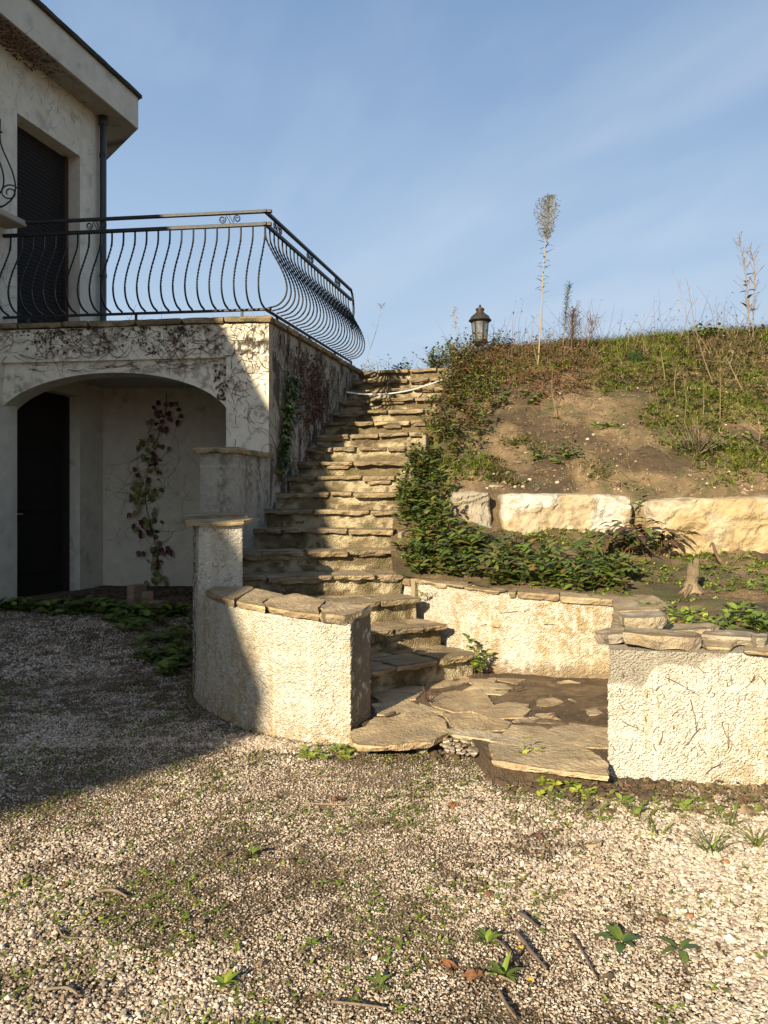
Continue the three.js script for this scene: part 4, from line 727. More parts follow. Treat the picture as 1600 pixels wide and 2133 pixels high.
// a rosette whose leaves are parts
function rosette(name, label, cat, p, n, len, wid, cols, seed, { el = .35, group, curl = .45, jag = 0 } = {}) {
  const r = rng(seed), t = thing(name, label, cat, p, group);
  for (let k = 0; k < n; k++) {
    const a = k / n * 6.283 + r() * .6, e = el * (.5 + r()), D = dirOf(a, e), m = new MB(), L = len * (.7 + .5 * r()), c = vary(pick(cols, r), r);
    const base = p.clone().addScaledVector(D, .006); base.y += .004;
    if (!jag) m.leaf(base, D, UP, L, wid * (.8 + .4 * r()), c, { curl, fold: .25 });
    else {                                                              // a long lobed leaf: midrib with pairs of teeth
      const pts = []; for (let i = 0; i <= 6; i++) { const u = i / 6; pts.push(base.clone().addScaledVector(D, L * u).add(new THREE.Vector3(0, -curl * L * u * u, 0))); }
      m.tube(pts, (u) => .005 * (1 - u * .8), 3, vary([.14, .19, .07], r));
      for (let i = 1; i <= 6; i++) for (const s of [-1, 1]) { const T = pts[Math.min(6, i + 1)].clone().sub(pts[i - 1]).normalize(), S = new THREE.Vector3().crossVectors(T, UP).normalize().multiplyScalar(s); m.leaf(pts[i], S.addScaledVector(T, .5).normalize(), UP, wid * (.5 + .5 * Math.sin(i / 6 * 2.6)) * (.8 + .4 * r()), L * .16, c, { curl: .3, fold: .2 }); }
    }
    m.build('leaf', M.leaf, t);
  }
  return t;
}
// the shrubs and ground cover beside the stairs
{
  const feet = (poly, n, seed) => { const r = rng(seed); return scatter(poly, n, r).map(([x, y]) => onHill(x, y)); };
  leafy('ground_cover_shrub', 'glossy dark green ground cover shrub spilling over the curved retaining wall', 'shrub', feet([[845, 1030], [900, 1050], [955, 1108], [1060, 1152], [1180, 1182], [1300, 1186], [1330, 1205], [1285, 1236], [1150, 1234], [1000, 1218], [885, 1204], [845, 1185], [832, 1120]], 300, 11), { seed: 12, h: .22, n: 7, pair: true, len: .092, wid: .036, cols: [G.dark, G.mid, G.mid, [.07, .11, .018], G.olive, [.10, .10, .025]], lean: .85, tip: .07, pull: [-.05, .25], mixp: .25 });
  leafy('ground_cover_shrub', 'dark green leafy shrub tinged with orange at the right edge of the middle steps', 'shrub', feet([[850, 960], [900, 950], [945, 985], [950, 1045], [905, 1080], [840, 1085], [830, 1030]], 110, 13), { seed: 14, h: .24, n: 8, pair: true, len: .075, wid: .032, cols: [G.dark, G.mid, G.olive, G.mid], lean: .8, tip: .08, pull: [-.35, .2] });
  leafy('bank_shrub', 'loose shrub of small green and rust leaves beside the upper steps', 'shrub', feet([[905, 770], [960, 745], [1020, 770], [1035, 850], [1010, 930], [960, 960], [905, 945], [895, 870]], 185, 15), { seed: 16, h: .36, n: 9, pair: true, len: .06, wid: .027, cols: [G.mid, G.olive, G.fresh, [.11, .07, .025], G.mid, G.rust], lean: .8, tip: .10, pull: [-.25, .2], mixp: .45 });
  leafy('bank_shrub', 'bright leafy shrub at the right end of the top step', 'shrub', feet([[893, 770], [950, 740], [975, 760], [930, 800], [898, 800]], 46, 17), { seed: 18, h: .40, n: 8, pair: true, len: .06, wid: .028, cols: [G.fresh, G.mid, G.fresh, G.olive], lean: .6, pull: [-.1, .1] });
  leafy('bank_shrub', 'dark twiggy shrub around the foot of the lantern on the crest', 'shrub', feet([[925, 715], [985, 725], [1060, 712], [1065, 745], [930, 750]], 60, 28), { seed: 29, h: .34, n: 8, pair: true, len: .055, wid: .026, cols: [G.mid, G.olive, G.dark, G.brown, G.rust], lean: .7, mixp: .4 });
  const r = rng(19), plat = (px, d) => { const x = (px - 800) / FPX * d; return V(x, d, 3.48); };
  leafy('low_bush', 'sparse dark bush standing behind the top step', 'shrub', Array.from({ length: 22 }, () => plat(lerp(800, 890, r()), 12.3 + r() * .6)), { seed: 20, h: .42, n: 7, len: .06, wid: .028, cols: [G.mid, G.olive, G.brown], lean: .5 });
  leafy('low_bush', 'small bright green plant at the foot of the railing end post', 'plant', Array.from({ length: 14 }, () => plat(lerp(745, 785, r()), 12.1 + r() * .4)), { seed: 21, h: .26, n: 8, len: .06, wid: .026, cols: [G.fresh, G.mid, G.lime], lean: .6 });
  leafy('broadleaf_plant', 'bushy plant with drooping bronze green leaves in front of the middle boulder', 'plant', feet([[1255, 1150], [1390, 1150], [1400, 1168], [1270, 1172]], 16, 23), { seed: 24, h: .44, n: 6, pair: true, len: .15, wid: .052, cols: [G.dark, G.dark, G.mid, [.09, .05, .025], G.olive], lean: .9, droop: .25, curl: .6, rise: .1, sr: .005, stem: [.16, .08, .04] });
  rosette('thistle', 'large jagged green thistle rosette in front of the broad-leaved plant', 'weed', onHill(1262, 1205), 15, .34, .085, [G.mid, [.05, .10, .028], G.fresh], 25, { el: .75, jag: 1, curl: .35 });
  leafy('climbing_weed', 'leafy weed growing in the gap between the two larger boulders', 'plant', [at(1345, 1062, 7.95), at(1352, 1058, 7.95), at(1360, 1062, 7.95), at(1340, 1068, 7.9)], { seed: 27, h: .2, n: 6, len: .09, wid: .04, cols: [G.dark, G.mid], lean: .8, curl: .5 });
}
// ---------- grass, weeds and stones over the bank ----------
{
  const r = rng(301), g = new MB();
  const tuft = (P, n, h, cols) => { for (let k = 0; k < n; k++) { const a = r() * 6.283, D = dirOf(a, 1.0 + r() * .5); g.blade(P.clone().add(new THREE.Vector3((r() - .5) * .05, -.01, (r() - .5) * .05)), D, h * (.5 + r()), .004 + r() * .004, vary(pick(cols, r), r, .5), .5); } };
  const herb = (P, n, s, cols) => { for (let k = 0; k < n; k++) { const a = r() * 6.283, D = dirOf(a, .2 + r() * .8); g.leaf(P.clone().add(new THREE.Vector3((r() - .5) * s * 1.6, 0, (r() - .5) * s * 1.6)), D, UP, s * (.6 + r() * .7), s * .42, vary(pick(cols, r), r, .5), { curl: .4 }); } };
  const cover = (x, d) => sst(.44, .60, fbm(x * 1.7 + 9, d * 1.7, 71, 4) + .24 * sst(10.2, 11.6, d) + .10 * sst(3.0, 4.6, x) - .10 * sst(11, 9, d) * sst(4.4, 2.5, x));
  for (let k = 0; k < 20000; k++) {
    const d = lerp(8.5, 13.2, r()), x = lerp(.5, .56 * d, r()); if (x < hillEdge(Math.min(d, 12))) continue; const w = cover(x, d); if (r() > w) continue; const P = V(x, d, hillH(x, d));
    if (r() < .55) tuft(P, 4 + Math.floor(r() * 5), .06 + .07 * r() + .15 * r() * r() * sst(11.0, 12.0, d), fbm(x * 1.1, d * 1.1, 91, 3) > .5 ? [G.fresh, G.lime, G.mid, G.olive] : [G.straw, G.brown, G.olive, G.mid, [.22, .17, .08]]); else herb(P, 4 + Math.floor(r() * 4), .035 + r() * .03, [G.mid, G.fresh, G.dark, G.olive]);
  }
  for (let k = 0; k < 2600; k++) {                                     // the planting bed below the boulders
    const d = lerp(4.5, 8.0, Math.sqrt(r())), x = lerp(1.1, .56 * d + .3, r()); if (x < hillEdge(d) + .05) continue; const w = sst(.44, .58, fbm(x * 2.2 + 3, d * 2.2, 75, 4) + .1 * sst(2.0, 2.8, x)); if (r() > w) continue; const P = V(x, d, hillH(x, d));
    r() < .3 ? tuft(P, 5, .06, [G.fresh, G.mid]) : herb(P, 6, .03 + r() * .025, [G.fresh, G.mid, G.fresh, G.lime]);
  }
  for (const [x, y] of scatter([[1035, 1100], [1090, 1105], [1230, 1130], [1235, 1155], [1080, 1125], [1030, 1112]], 170, r)) herb(onHill(x, y), 5, .03, [G.fresh, G.lime, G.mid]);
  for (let k = 0; k < 500; k++) { const d = 11.9 + r() * 2, x = lerp(-1.6, 1.2, r()); tuft(V(x, d, 3.47), 4, .12 + r() * .12, [G.straw, G.olive, G.fresh]); }
  tag(g.build('bank_grass', M.leaf), 'short grass and small weeds scattered over the earth bank', 'grass', null, 'stuff');
  const p = new MB(), rp = rng(305);
  for (let k = 0; k < 480; k++) {                                       // pebbles and clods
    const near = rp() < .35, d = near ? lerp(8.4, 8.9, rp()) : lerp(8.5, 12.4, rp()), x = lerp(.9, .55 * d, rp()); if (x < hillEdge(Math.min(12, d)) + .1) continue; const s = (.006 + .02 * Math.pow(rp(), 4)), y = hillH(x, d) + s * .2, c = vary(pick([[.40, .32, .22], [.30, .22, .14], [.46, .39, .29], [.20, .14, .085]], rp), rp), o = p.n, ph = rp() * 6;
    const q = (i, j, hh, R) => p.v(x + Math.cos(i / 6 * 6.283 + ph) * R * s * (.8 + .4 * h3(k, i, j)), y + hh * s, -d + Math.sin(i / 6 * 6.283 + ph) * R * s * .8, c);
    for (let i = 0; i < 6; i++) q(i, 0, -.5, .9); for (let i = 0; i < 6; i++) q(i, 1, .35, 1); const top = p.v(x, y + s * .75, -d, c);
    for (let i = 0; i < 6; i++) { const a = o + i, b = o + (i + 1) % 6; p.t(a, a + 6, b); p.t(b, a + 6, b + 6); p.t(a + 6, top, b + 6); }
  }
  for (let k = 0; k < 5200; k++) {                                      // crumbs of earth
    const d = lerp(8.4, 12.2, rp()), x = lerp(.8, .55 * d, rp()); if (x < hillEdge(Math.min(12, d)) + .1 || fbm(x * 3, d * 3, 77, 3) < .44) continue; const s = .007 + .022 * Math.pow(rp(), 3), y = hillH(x, d), c = vary(pick([[.14, .096, .052], [.10, .068, .038], [.18, .125, .068]], rp), rp), o = p.n, ph = rp() * 6;
    for (const [hh, R] of [[-.4, 1], [.45, .8]]) for (let i = 0; i < 5; i++) p.v(x + Math.cos(i * 1.257 + ph) * R * s * (.6 + .7 * rp()), y + hh * s, -d + Math.sin(i * 1.257 + ph) * R * s * (.6 + .7 * rp()), c); const top = p.v(x, y + s * .6, -d, c);
    for (let i = 0; i < 5; i++) { const a = o + i, b = o + (i + 1) % 5; p.t(a, a + 5, b); p.t(b, a + 5, b + 5); p.t(a + 5, top, b + 5); }
  }
  for (let k = 0; k < 1500; k++) {                                      // matted dead stems and root ends lying on the earth
    const d = lerp(8.5, 12.5, rp()), x = lerp(.8, .55 * d, rp()); if (x < hillEdge(Math.min(12, d)) + .05) continue; const a = rp() * 6.283, L = .05 + .16 * rp(), q = []; for (let i = 0; i < 4; i++) { const X = x + Math.cos(a + i * .2) * L * i / 3, D = d + Math.sin(a + i * .2) * L * i / 3; q.push(V(X, D, hillH(X, D) + .006 + .012 * rp())); }
    p.tube(q, .0018 + .002 * rp(), 3, vary(pick([G.straw, G.brown, G.bark, [.24, .18, .10]], rp), rp), { cap: false });
  }
  tag(p.build('bank_pebbles', M.dry), 'small pebbles, clods and dead stems lying on the earth bank', 'earth debris', null, 'stuff');
}
{ // twigs and dead stems bristling along the crest
  const r = rng(333), m = new MB();
  for (let k = 0; k < 420; k++) { const d = 11.6 + r() * 1.5, x = lerp(.9, 6.6, r()); let D = dirOf(r() * 6.283, .6 + r() * .9); const L = .14 + .8 * Math.pow(r(), 2.6), q = [V(x, d, hillH(x, d) - .02)]; for (let i = 1; i < 6; i++) { D.x += (r() - .5) * .4; D.z += (r() - .5) * .4; D.y += (r() - .5) * .3; D.normalize(); q.push(q[i - 1].clone().addScaledVector(D, L / 5)); } m.tube(q, (u) => .004 * (1 - .7 * u), 3, vary(pick([G.bark, G.brown, [.20, .10, .06], G.straw, [.09, .06, .045]], r), r), { cap: false }); for (let j = 0; j < 4; j++) if (r() < .5) m.leaf(q[2 + Math.floor(r() * 4)], dirOf(r() * 6.28, (r() - .3)), UP, .03 + r() * .03, .016, vary(pick([G.olive, G.brown, G.rust, G.mid], r), r), { curl: .5 }); }
  tag(m.build('crest_twigs', M.dry), 'dead twigs and stems bristling along the crest of the bank', 'twigs', null, 'stuff');
}
// dry tangle below the lamp: bramble canes, dead leaves
{
  const r = rng(320), t = thing('dry_bramble', 'reddish brown tangle of dead brambles on the bank crest right of the lamp', 'bramble', onHill(1080, 780)), st = new MB(), lf = new MB();
  const feet = scatter([[950, 720], [1010, 712], [1150, 705], [1235, 720], [1240, 800], [1130, 840], [1050, 810], [970, 790]], 520, r).map(([x, y]) => onHill(x, y));
  for (const f of feet) {
    const pts = [f.clone()]; let D = dirOf(r() * 6.283, .2 + r() * .9); const L = .2 + r() * .35; for (let k = 1; k < 7; k++) { D.y -= .22; D.x += (r() - .5) * .5; D.z += (r() - .5) * .5; D.normalize(); pts.push(pts[k - 1].clone().addScaledVector(D, L / 6)); }
    st.tube(pts, .0028 * (.6 + r() * .7), 3, vary(pick([[.17, .075, .04], [.13, .07, .045], G.brown, [.24, .15, .09]], r), r), { cap: false });
    for (let k = 0; k < 7; k++) lf.leaf(pts[1 + Math.floor(r() * 6)], dirOf(r() * 6.283, (r() - .4) * 1.2), dirOf(r() * 6.283, .8), .03 + r() * .03, .018, vary(pick([G.brown, G.rust, [.16, .07, .035], G.red, G.olive], r), r, .5), { curl: .6, fold: .6 });
  }
  st.build('cane', M.dry, t); lf.build('dead_leaves', M.dry, t).userData.kind = 'stuff';
}
// ---------- single stalks and tall weeds ----------
function stalk(name, label, cat, pts, rad, col, { leaves = 0, leafLen = .08, leafWid = .012, cols = [G.olive], twigs = 0, twigLen = .15, head = 0, headCol = G.pale, headLen = .3, headW = .08, seed = 1, group, from = .3, to = .95, up = .6, tipLeaf } = {}) {
  const r = rng(seed), t = thing(name, label, cat, pts[0].clone(), group), c = new THREE.CatmullRomCurve3(pts), m = new MB().tube(c.getPoints(18), (u) => rad * (1 - .65 * u), 5, col);
  for (let k = 0; k < twigs; k++) { const u = lerp(from, .97, r()), P = c.getPointAt(u), D = dirOf(r() * 6.283, .5 + r() * .7), L = twigLen * (.4 + .8 * r()) * (1.2 - u * .6), q = [P]; for (let i = 1; i < 5; i++) { D.x += (r() - .5) * .25; D.y += .05; D.normalize(); q.push(q[i - 1].clone().addScaledVector(D, L / 4)); } m.tube(q, rad * .32, 3, col, { cap: false }); if (tipLeaf && r() < tipLeaf[0]) m.leaf(q[4], D, UP, tipLeaf[1], tipLeaf[1] * .45, vary(tipLeaf[2], r)); }
  m.build('stem', M.dry, t);
  if (leaves) { const lf = new MB(); for (let k = 0; k < leaves; k++) { const u = lerp(from, to, (k + r()) / leaves), P = c.getPointAt(u), a = k * 2.4 + r(); lf.leaf(P, dirOf(a, up * (.4 + r())), UP, leafLen * (.6 + .7 * r()), leafWid * (.8 + .4 * r()), vary(pick(cols, r), r, .5), { curl: .35 }); } lf.build('foliage', M.leaf, t).userData.kind = 'stuff'; }
  if (head) { const h = new MB(), top = pts[pts.length - 1]; for (let k = 0; k < head; k++) { const u = r(), P = c.getPointAt(1 - headLen / c.getLength() * (1 - u)), a = r() * 6.283, w = headW * Math.sin(Math.PI * (.15 + .8 * u)) * (.4 + .8 * r()), Q = P.clone().add(new THREE.Vector3(Math.cos(a) * w, w * .9 + .01, Math.sin(a) * w)); h.tube([P, P.clone().lerp(Q, .6).add(new THREE.Vector3(0, -.004, 0)), Q], .0011, 3, vary(col, r), { cap: false }); for (let j = 0; j < 3; j++) h.leaf(Q.clone().add(new THREE.Vector3((r() - .5) * .018, (r() - .5) * .018, (r() - .5) * .018)), dirOf(r() * 6.283, r()), UP, .021, .011, vary(headCol, r, .5)); } h.build('seed_head', M.dry, t).userData.kind = 'stuff'; }
  return t;
}
const foot = (px, py) => onHill(px, py);
{
  const line = (f, pix) => [f, ...pix.map(([x, y]) => at(x, y, -f.z))];
  let f = foot(1121, 760);
  stalk('tall_weed', 'tallest weed, a single stalk with a feathery pale green head high above the bank', 'weed', line(f, [[1128, 640], [1132, 560], [1139, 480], [1145, 412]]), .011, [.33, .27, .16], { leaves: 46, leafLen: .12, leafWid: .018, cols: [G.olive, [.13, .15, .06], G.straw], from: .42, to: .93, head: 420, headCol: [.20, .225, .095], headLen: .66, headW: .17, seed: 401, up: .5 });
  f = foot(1172, 730);
  stalk('tall_weed', 'shorter bushy grey green weed to the right of the tallest weed', 'weed', line(f, [[1176, 680], [1180, 640], [1186, 593]]), .008, [.20, .19, .10], { leaves: 190, leafLen: .095, leafWid: .010, cols: [[.08, .12, .055], [.10, .14, .06]], from: .35, to: 1, seed: 402, up: .9 });
  f = foot(1190, 735);
  stalk('dead_weed', 'dark dead weed with dried clusters beside the bushy grey green weed', 'weed', line(f, [[1192, 690], [1195, 645]]), .010, [.13, .075, .05], { twigs: 64, twigLen: .26, head: 110, headCol: [.16, .09, .05], headLen: .6, headW: .12, seed: 403, tipLeaf: [.7, .03, [.14, .08, .05]] });
  f = foot(1222, 730);
  stalk('dead_weed', 'thin branching dead stalks left of the leafy crest, right of the dark dead weed', 'weed', line(f, [[1230, 690], [1236, 668]]), .007, [.17, .11, .07], { twigs: 50, twigLen: .34, seed: 404, tipLeaf: [.3, .03, [.2, .12, .07]] });
  f = foot(951, 765);
  stalk('dry_stalk', 'pale dry stalk with a withered head just left of the lamp', 'weed', line(f, [[949, 700], [947, 640]]), .007, G.straw, { twigs: 12, twigLen: .12, head: 26, headCol: [.3, .25, .18], headLen: .35, headW: .05, seed: 405, from: .4 });
  for (const [x0, y0, pts, rad, label, o] of [
    [1160, 870, [[1152, 760]], .007, 'broken pale stalk below the dry brambles'], [1120, 760, [[1108, 665]], .006, 'short straight pale stalk left of the tallest weed'], [962, 770, [[963, 730]], .006, 'short pale stub at the foot of the lamp'],
    [1485, 800, [[1450, 690], [1432, 588]], .011, 'long leaning grey stalk, split at the tip, on the right of the crest', { twigs: 10, twigLen: .25 }], [1425, 890, [[1423, 780]], .006, 'thin straw stalk in the middle of the bank'], [1500, 880, [[1500, 752]], .006, 'straight straw stalk above the bare twig bush'],
    [1465, 870, [[1466, 785]], .007, 'short pale upright stalk near the top of the right bank'], [1582, 925, [[1575, 858]], .008, 'short forked stump of a stalk at the right edge of the bank', { twigs: 4, twigLen: .2 }], [1547, 815, [[1512, 742]], .011, 'grey leaning branch stuck in the bank near the right edge', { twigs: 4, twigLen: .25 }],
    [1407, 830, [[1410, 760]], .008, 'dark weathered stalk under the leafy crest', { twigs: 5, twigLen: .12 }], [1386, 795, [[1375, 718]], .007, 'upper brown stalk between grass tufts on the crest', { twigs: 6, twigLen: .14 }], [1172, 1060 - 150, [[1145, 1000 - 140]], .007, 'bent twig lying on the slope in the middle of the bank'],
  ]) { const p = foot(x0, y0); const L = line(p, pts), rj = rng(x0 + 5), mid = L[0].clone().lerp(L[1], .5).add(new THREE.Vector3((rj() - .5) * .09, 0, (rj() - .5) * .1)); L.splice(1, 0, mid); stalk('dry_stalk', label, 'stalk', L, rad * .72, vary([.25, .185, .105], rng(x0), .6), { seed: x0, twigs: 4, twigLen: .14, ...(o || {}) }); }
  // the sapling at the right
  f = foot(1562, 702);
  for (const [pts, label, s] of [[[[1558, 640], [1552, 560], [1537, 485]], 'bare sapling with clinging seed pods at the right edge of the sky', 410], [[[1570, 620], [1572, 560], [1562, 510]], 'second bare sapling leaning beside the one with seed pods', 411]])
    stalk('sapling', label, 'sapling', line(f.clone().add(new THREE.Vector3(s === 411 ? .05 : 0, 0, 0)), pts), .011, [.24, .19, .14], { twigs: 46, twigLen: .24, seed: s, tipLeaf: [.55, .035, [.15, .14, .08]], leaves: s === 410 ? 9 : 0, leafLen: .17, leafWid: .06, cols: [[.14, .12, .03], [.22, .17, .04]], from: .2, to: .62 });
  f = foot(1520, 705);
  stalk('sapling', 'thin arching twigs left of the bare saplings', 'sapling', line(f, [[1500, 660], [1470, 640]]), .004, [.26, .2, .13], { twigs: 10, twigLen: .2, seed: 412, tipLeaf: [.6, .04, [.12, .1, .04]] });
  f = foot(1435, 725);
  stalk('dead_weed', 'fine branching dead umbel left of the long leaning grey stalk', 'weed', line(f, [[1430, 660], [1415, 600], [1398, 560]]), .003, [.28, .2, .15], { twigs: 24, twigLen: .22, seed: 413, from: .2 });
  stalk('umbel', 'lone dried umbel leaning right beyond the railing end', 'weed', [V(-.36, 12.2, 3.45), V(-.25, 12.2, 3.85), V(-.12, 12.2, 4.25), V(-.03, 12.2, 4.62)], .0045, [.26, .22, .16], { twigs: 7, twigLen: .3, head: 16, headCol: [.18, .15, .11], headLen: .05, headW: .07, seed: 414 });
  // the bare twig bush
  { const r = rng(420), b = foot(1450, 945), t = thing('twig_bush', 'bare grey twig bush spreading from one root on the right bank', 'bush', b), m = new MB(); for (let k = 0; k < 46; k++) { const D = dirOf(r() * 6.283, .35 + r() * 1.0), L = .25 + r() * .35, q = [b.clone().add(new THREE.Vector3((r() - .5) * .06, -.02, (r() - .5) * .06))]; for (let i = 1; i < 6; i++) { D.y += .06; D.x += (r() - .5) * .2; D.normalize(); q.push(q[i - 1].clone().addScaledVector(D, L / 5)); } m.tube(q, (u) => .0055 * (1 - .7 * u), 4, vary(pick([G.bark, [.24, .19, .14], G.brown], r), r), { cap: false }); } m.build('branches', M.dry, t); const lf = new MB(); for (let k = 0; k < 260; k++) { const D = dirOf(r() * 6.283, .3 + r()); lf.leaf(b.clone().add(new THREE.Vector3((r() - .5) * .6, r() * .16, (r() - .5) * .3)), D, UP, .05 + r() * .04, .02, vary(pick([G.olive, [.07, .09, .045], G.mid], r), r, .5)); } lf.build('foliage', M.leaf, t).userData.kind = 'stuff'; }
  // clumps that stand out on the bank
  const clump = (x, y, n, w, o, label, name = 'weed_clump') => { const r = rng(x * 7 + y), feet = []; for (let k = 0; k < n; k++) feet.push(foot(x + (r() - .5) * w, y + (r() - .5) * w * .35)); leafy(name, label, 'weed', feet, { seed: x + y, ...o }); };
  clump(1165, 955, 16, 90, { h: .16, n: 7, len: .085, wid: .03, cols: [G.mid, G.fresh, G.dark], lean: 1, curl: .5 }, 'dark green leafy weed low in the middle of the bare slope');
  clump(1262, 892, 7, 50, { h: .09, n: 6, len: .08, wid: .032, cols: [G.mid, G.fresh], lean: 1, curl: .4 }, 'small leafy weed on bare earth high in the middle of the slope');
  clump(1090, 830, 14, 90, { h: .13, n: 7, len: .08, wid: .03, cols: [G.mid, G.fresh, G.dark], lean: 1 }, 'leafy weed patch below the brambles beside the shrub');
  clump(1480, 690, 18, 60, { h: .22, n: 8, len: .10, wid: .045, cols: [G.fresh, G.mid], lean: .8 }, 'fresh green leafy clump on the crest left of the saplings');
  clump(1580, 688, 12, 50, { h: .2, n: 8, len: .07, wid: .03, cols: [G.mid, G.olive], lean: .8 }, 'green clump on the crest at the foot of the saplings');
  clump(1560, 930, 26, 110, { h: .13, n: 7, len: .06, wid: .028, cols: [G.mid, G.fresh, G.olive], lean: 1 }, 'spreading weed patch at the right edge of the bank above the ochre boulder');
  clump(1560, 1300, 20, 100, { h: .13, n: 7, len: .075, wid: .04, cols: [G.mid, G.fresh], lean: 1 }, 'leafy weeds on the planting bed behind the planter wall at the right edge');
  clump(1440, 1290, 22, 110, { h: .09, n: 7, len: .05, wid: .024, cols: [G.fresh, G.lime, G.mid], lean: 1 }, 'low fresh green weeds on the planting bed right of the stump');
  clump(1520, 1210, 24, 150, { h: .08, n: 7, len: .045, wid: .022, cols: [G.fresh, G.mid], lean: 1 }, 'sprawling green weeds on the bed below the ochre boulder');
  clump(1385, 765, 26, 130, { h: .12, n: 7, len: .06, wid: .026, cols: [G.mid, G.fresh, G.olive], lean: 1 }, 'broad green weed patch under the crest in the middle');
  clump(1150, 695, 9, 30, { h: .26, n: 9, len: .035, wid: .02, cols: [[.16, .16, .04], G.olive], lean: .7 }, 'small yellow green bush at the foot of the tallest weed');
  { const r = rng(431), b = foot(1325, 755), t = thing('grass_tuft', 'tall blue green grass tuft under the crest', 'grass', b), m = new MB(); for (let k = 0; k < 90; k++) m.blade(b.clone().add(new THREE.Vector3((r() - .5) * .12, 0, (r() - .5) * .1)), dirOf(r() * 6.283, .9 + r() * .5), .18 + r() * .2, .008, vary([.06, .12, .045], r), .5); m.build('blades', M.leaf, t).userData.kind = 'stuff'; }
  // stump, root and stones on the bed
  { const b = foot(1440, 1235), t = thing('stump', 'pale barkless stump with spread roots on the planting bed', 'stump', b), m = new MB(), c = (u, p) => mul3([.30, .225, .135], .45 + 1.1 * fbm(p.x * 45, p.y * 9, p.z * 45, 3)); const q = (x, y, h, D = 0) => { const e = at(x, y, -b.z + D); return e; };
    m.tube(curve([q(1452, 1163), q(1450, 1176), q(1445, 1196), q(1438, 1222), q(1436, 1246)], 22), (u) => (.030 + .045 * u * u) * (.72 + .55 * vn(u * 11, 3, 1)) * (u < .03 ? .5 : 1), 11, c); m.tube(curve([q(1436, 1172), q(1440, 1186, 0), q(1440, 1205), q(1446, 1240, 0, -.04)], 16), (u) => (.014 + .05 * u) * (.75 + .5 * vn(u * 9, 8, 1)), 8, c); m.build('trunk', M.rock, t);
    for (const [x, y, D] of [[1404, 1240, -.03], [1424, 1246, -.12], [1462, 1243, -.10], [1472, 1236, .0]]) new MB().tube(curve([q(1441, 1214), q((1441 + x) / 2 + 2, 1230, 0, D * .6), q(x, y + 3, 0, D)], 10), (u) => .034 * (1 - .8 * u) * (.7 + .6 * vn(u * 7, x, 1)), 8, c).build('root', M.rock, t); }
  { const b = foot(1500, 1180), t = thing('dead_root', 'twisted brown dead root sticking up below the ochre boulder', 'root', b), m = new MB(), q = (x, y) => at(x, y, -b.z); m.tube(curve([q(1515, 1182), q(1500, 1168), q(1490, 1150), q(1484, 1130), q(1478, 1140)], 14), (u) => .022 * (1 - .7 * u), 6, (u, p) => mul3([.16, .10, .06], .7 + .6 * vn(p.x * 40, p.y * 40, p.z * 40))); m.build('branch', M.dry, t); }
  const rock = (x, y, a, b, th, seed, tone, label) => { const p = foot(x, y), poly = []; for (let i = 0; i < 9; i++) poly.push([p.x + Math.cos(i / 9 * 6.283) * a / 2, -p.z + Math.sin(i / 9 * 6.283) * b / 2]); tag(meshOf(slab(poly, p.y + th * .7, th, seed, tone, { jit: .01, step: .02, bev: 1.5 }), M.stone, 'field_stone'), label, 'stone'); };
  rock(1034, 1018, .17, .1, .05, 501, [.52, .45, .33], 'flat pale stone lying on the bank above the small boulder'); rock(1095, 945, .05, .04, .03, 502, [.56, .48, .35], 'small round pale stone on bare earth left of the leafy weed'); rock(1080, 965, .11, .05, .03, 503, [.52, .43, .29], 'oblong pale stone on bare earth at the lower left of the slope'); rock(1523, 735, .1, .07, .05, 504, [.55, .48, .36], 'pale stone set in yellow earth near the crest at the right'); rock(1505, 703, .09, .08, .06, 505, [.46, .36, .22], 'ochre stone on the crest below the saplings');
}
// ---------- the oaks that drop their leaves and acorns on the yard, beyond the right edge and behind the camera ----------
for (const [x, d, h, R, seed, label] of [[9.2, 1.2, 7.2, 4.4, 901, 'large oak beyond the right edge of the yard'], [7.6, -6.5, 7.0, 4.2, 902, 'oak behind the viewer at the right of the yard']]) {
  const r = rng(seed), t = thing('oak_tree', label, 'tree', V(x, d, 0)), tr = new MB(), lf = new MB(), bark = (u, p) => mul3([.12, .09, .065], .6 + .8 * fbm(p.x * 8, p.y * 3, p.z * 8, 3));
  tr.tube(curve([V(x, d, -.1), V(x + .1, d, 1.4), V(x - .1, d + .1, 3), V(x, d, h - 1)], 16), (u) => .34 * (1 - .7 * u) + .12 * Math.exp(-u * 14), 10, bark);
  for (let k = 0; k < 46; k++) { const a = r() * 6.283, e = -.25 + r() * 1.7, q = R * (.55 + .45 * r()), c = V(x + Math.cos(a) * Math.cos(e) * q, d + Math.sin(a) * Math.cos(e) * q, h + Math.sin(e) * q * .75), m0 = V(x, d, 2.2 + r() * (h - 3.4)); tr.tube(curve([m0, m0.clone().lerp(c, .5).add(new THREE.Vector3(0, .3, 0)), c], 7), (u) => .075 * (1 - .85 * u), 5, bark, { cap: false });
    for (let j = 0; j < 190; j++) { const P = c.clone().add(new THREE.Vector3((r() + r() + r() - 1.5), (r() + r() + r() - 1.5) * .7, (r() + r() + r() - 1.5))); lf.leaf(P, dirOf(r() * 6.283, (r() - .6) * 1.4), dirOf(r() * 6.283, r() * 1.5), .20 + .1 * r(), .12, vary(pick([G.mid, G.olive, [.15, .12, .03], G.dark], r), r, .5)); } }
  tr.build('trunk', M.dry, t); lf.build('crown', M.leaf, t).userData.kind = 'stuff';
}
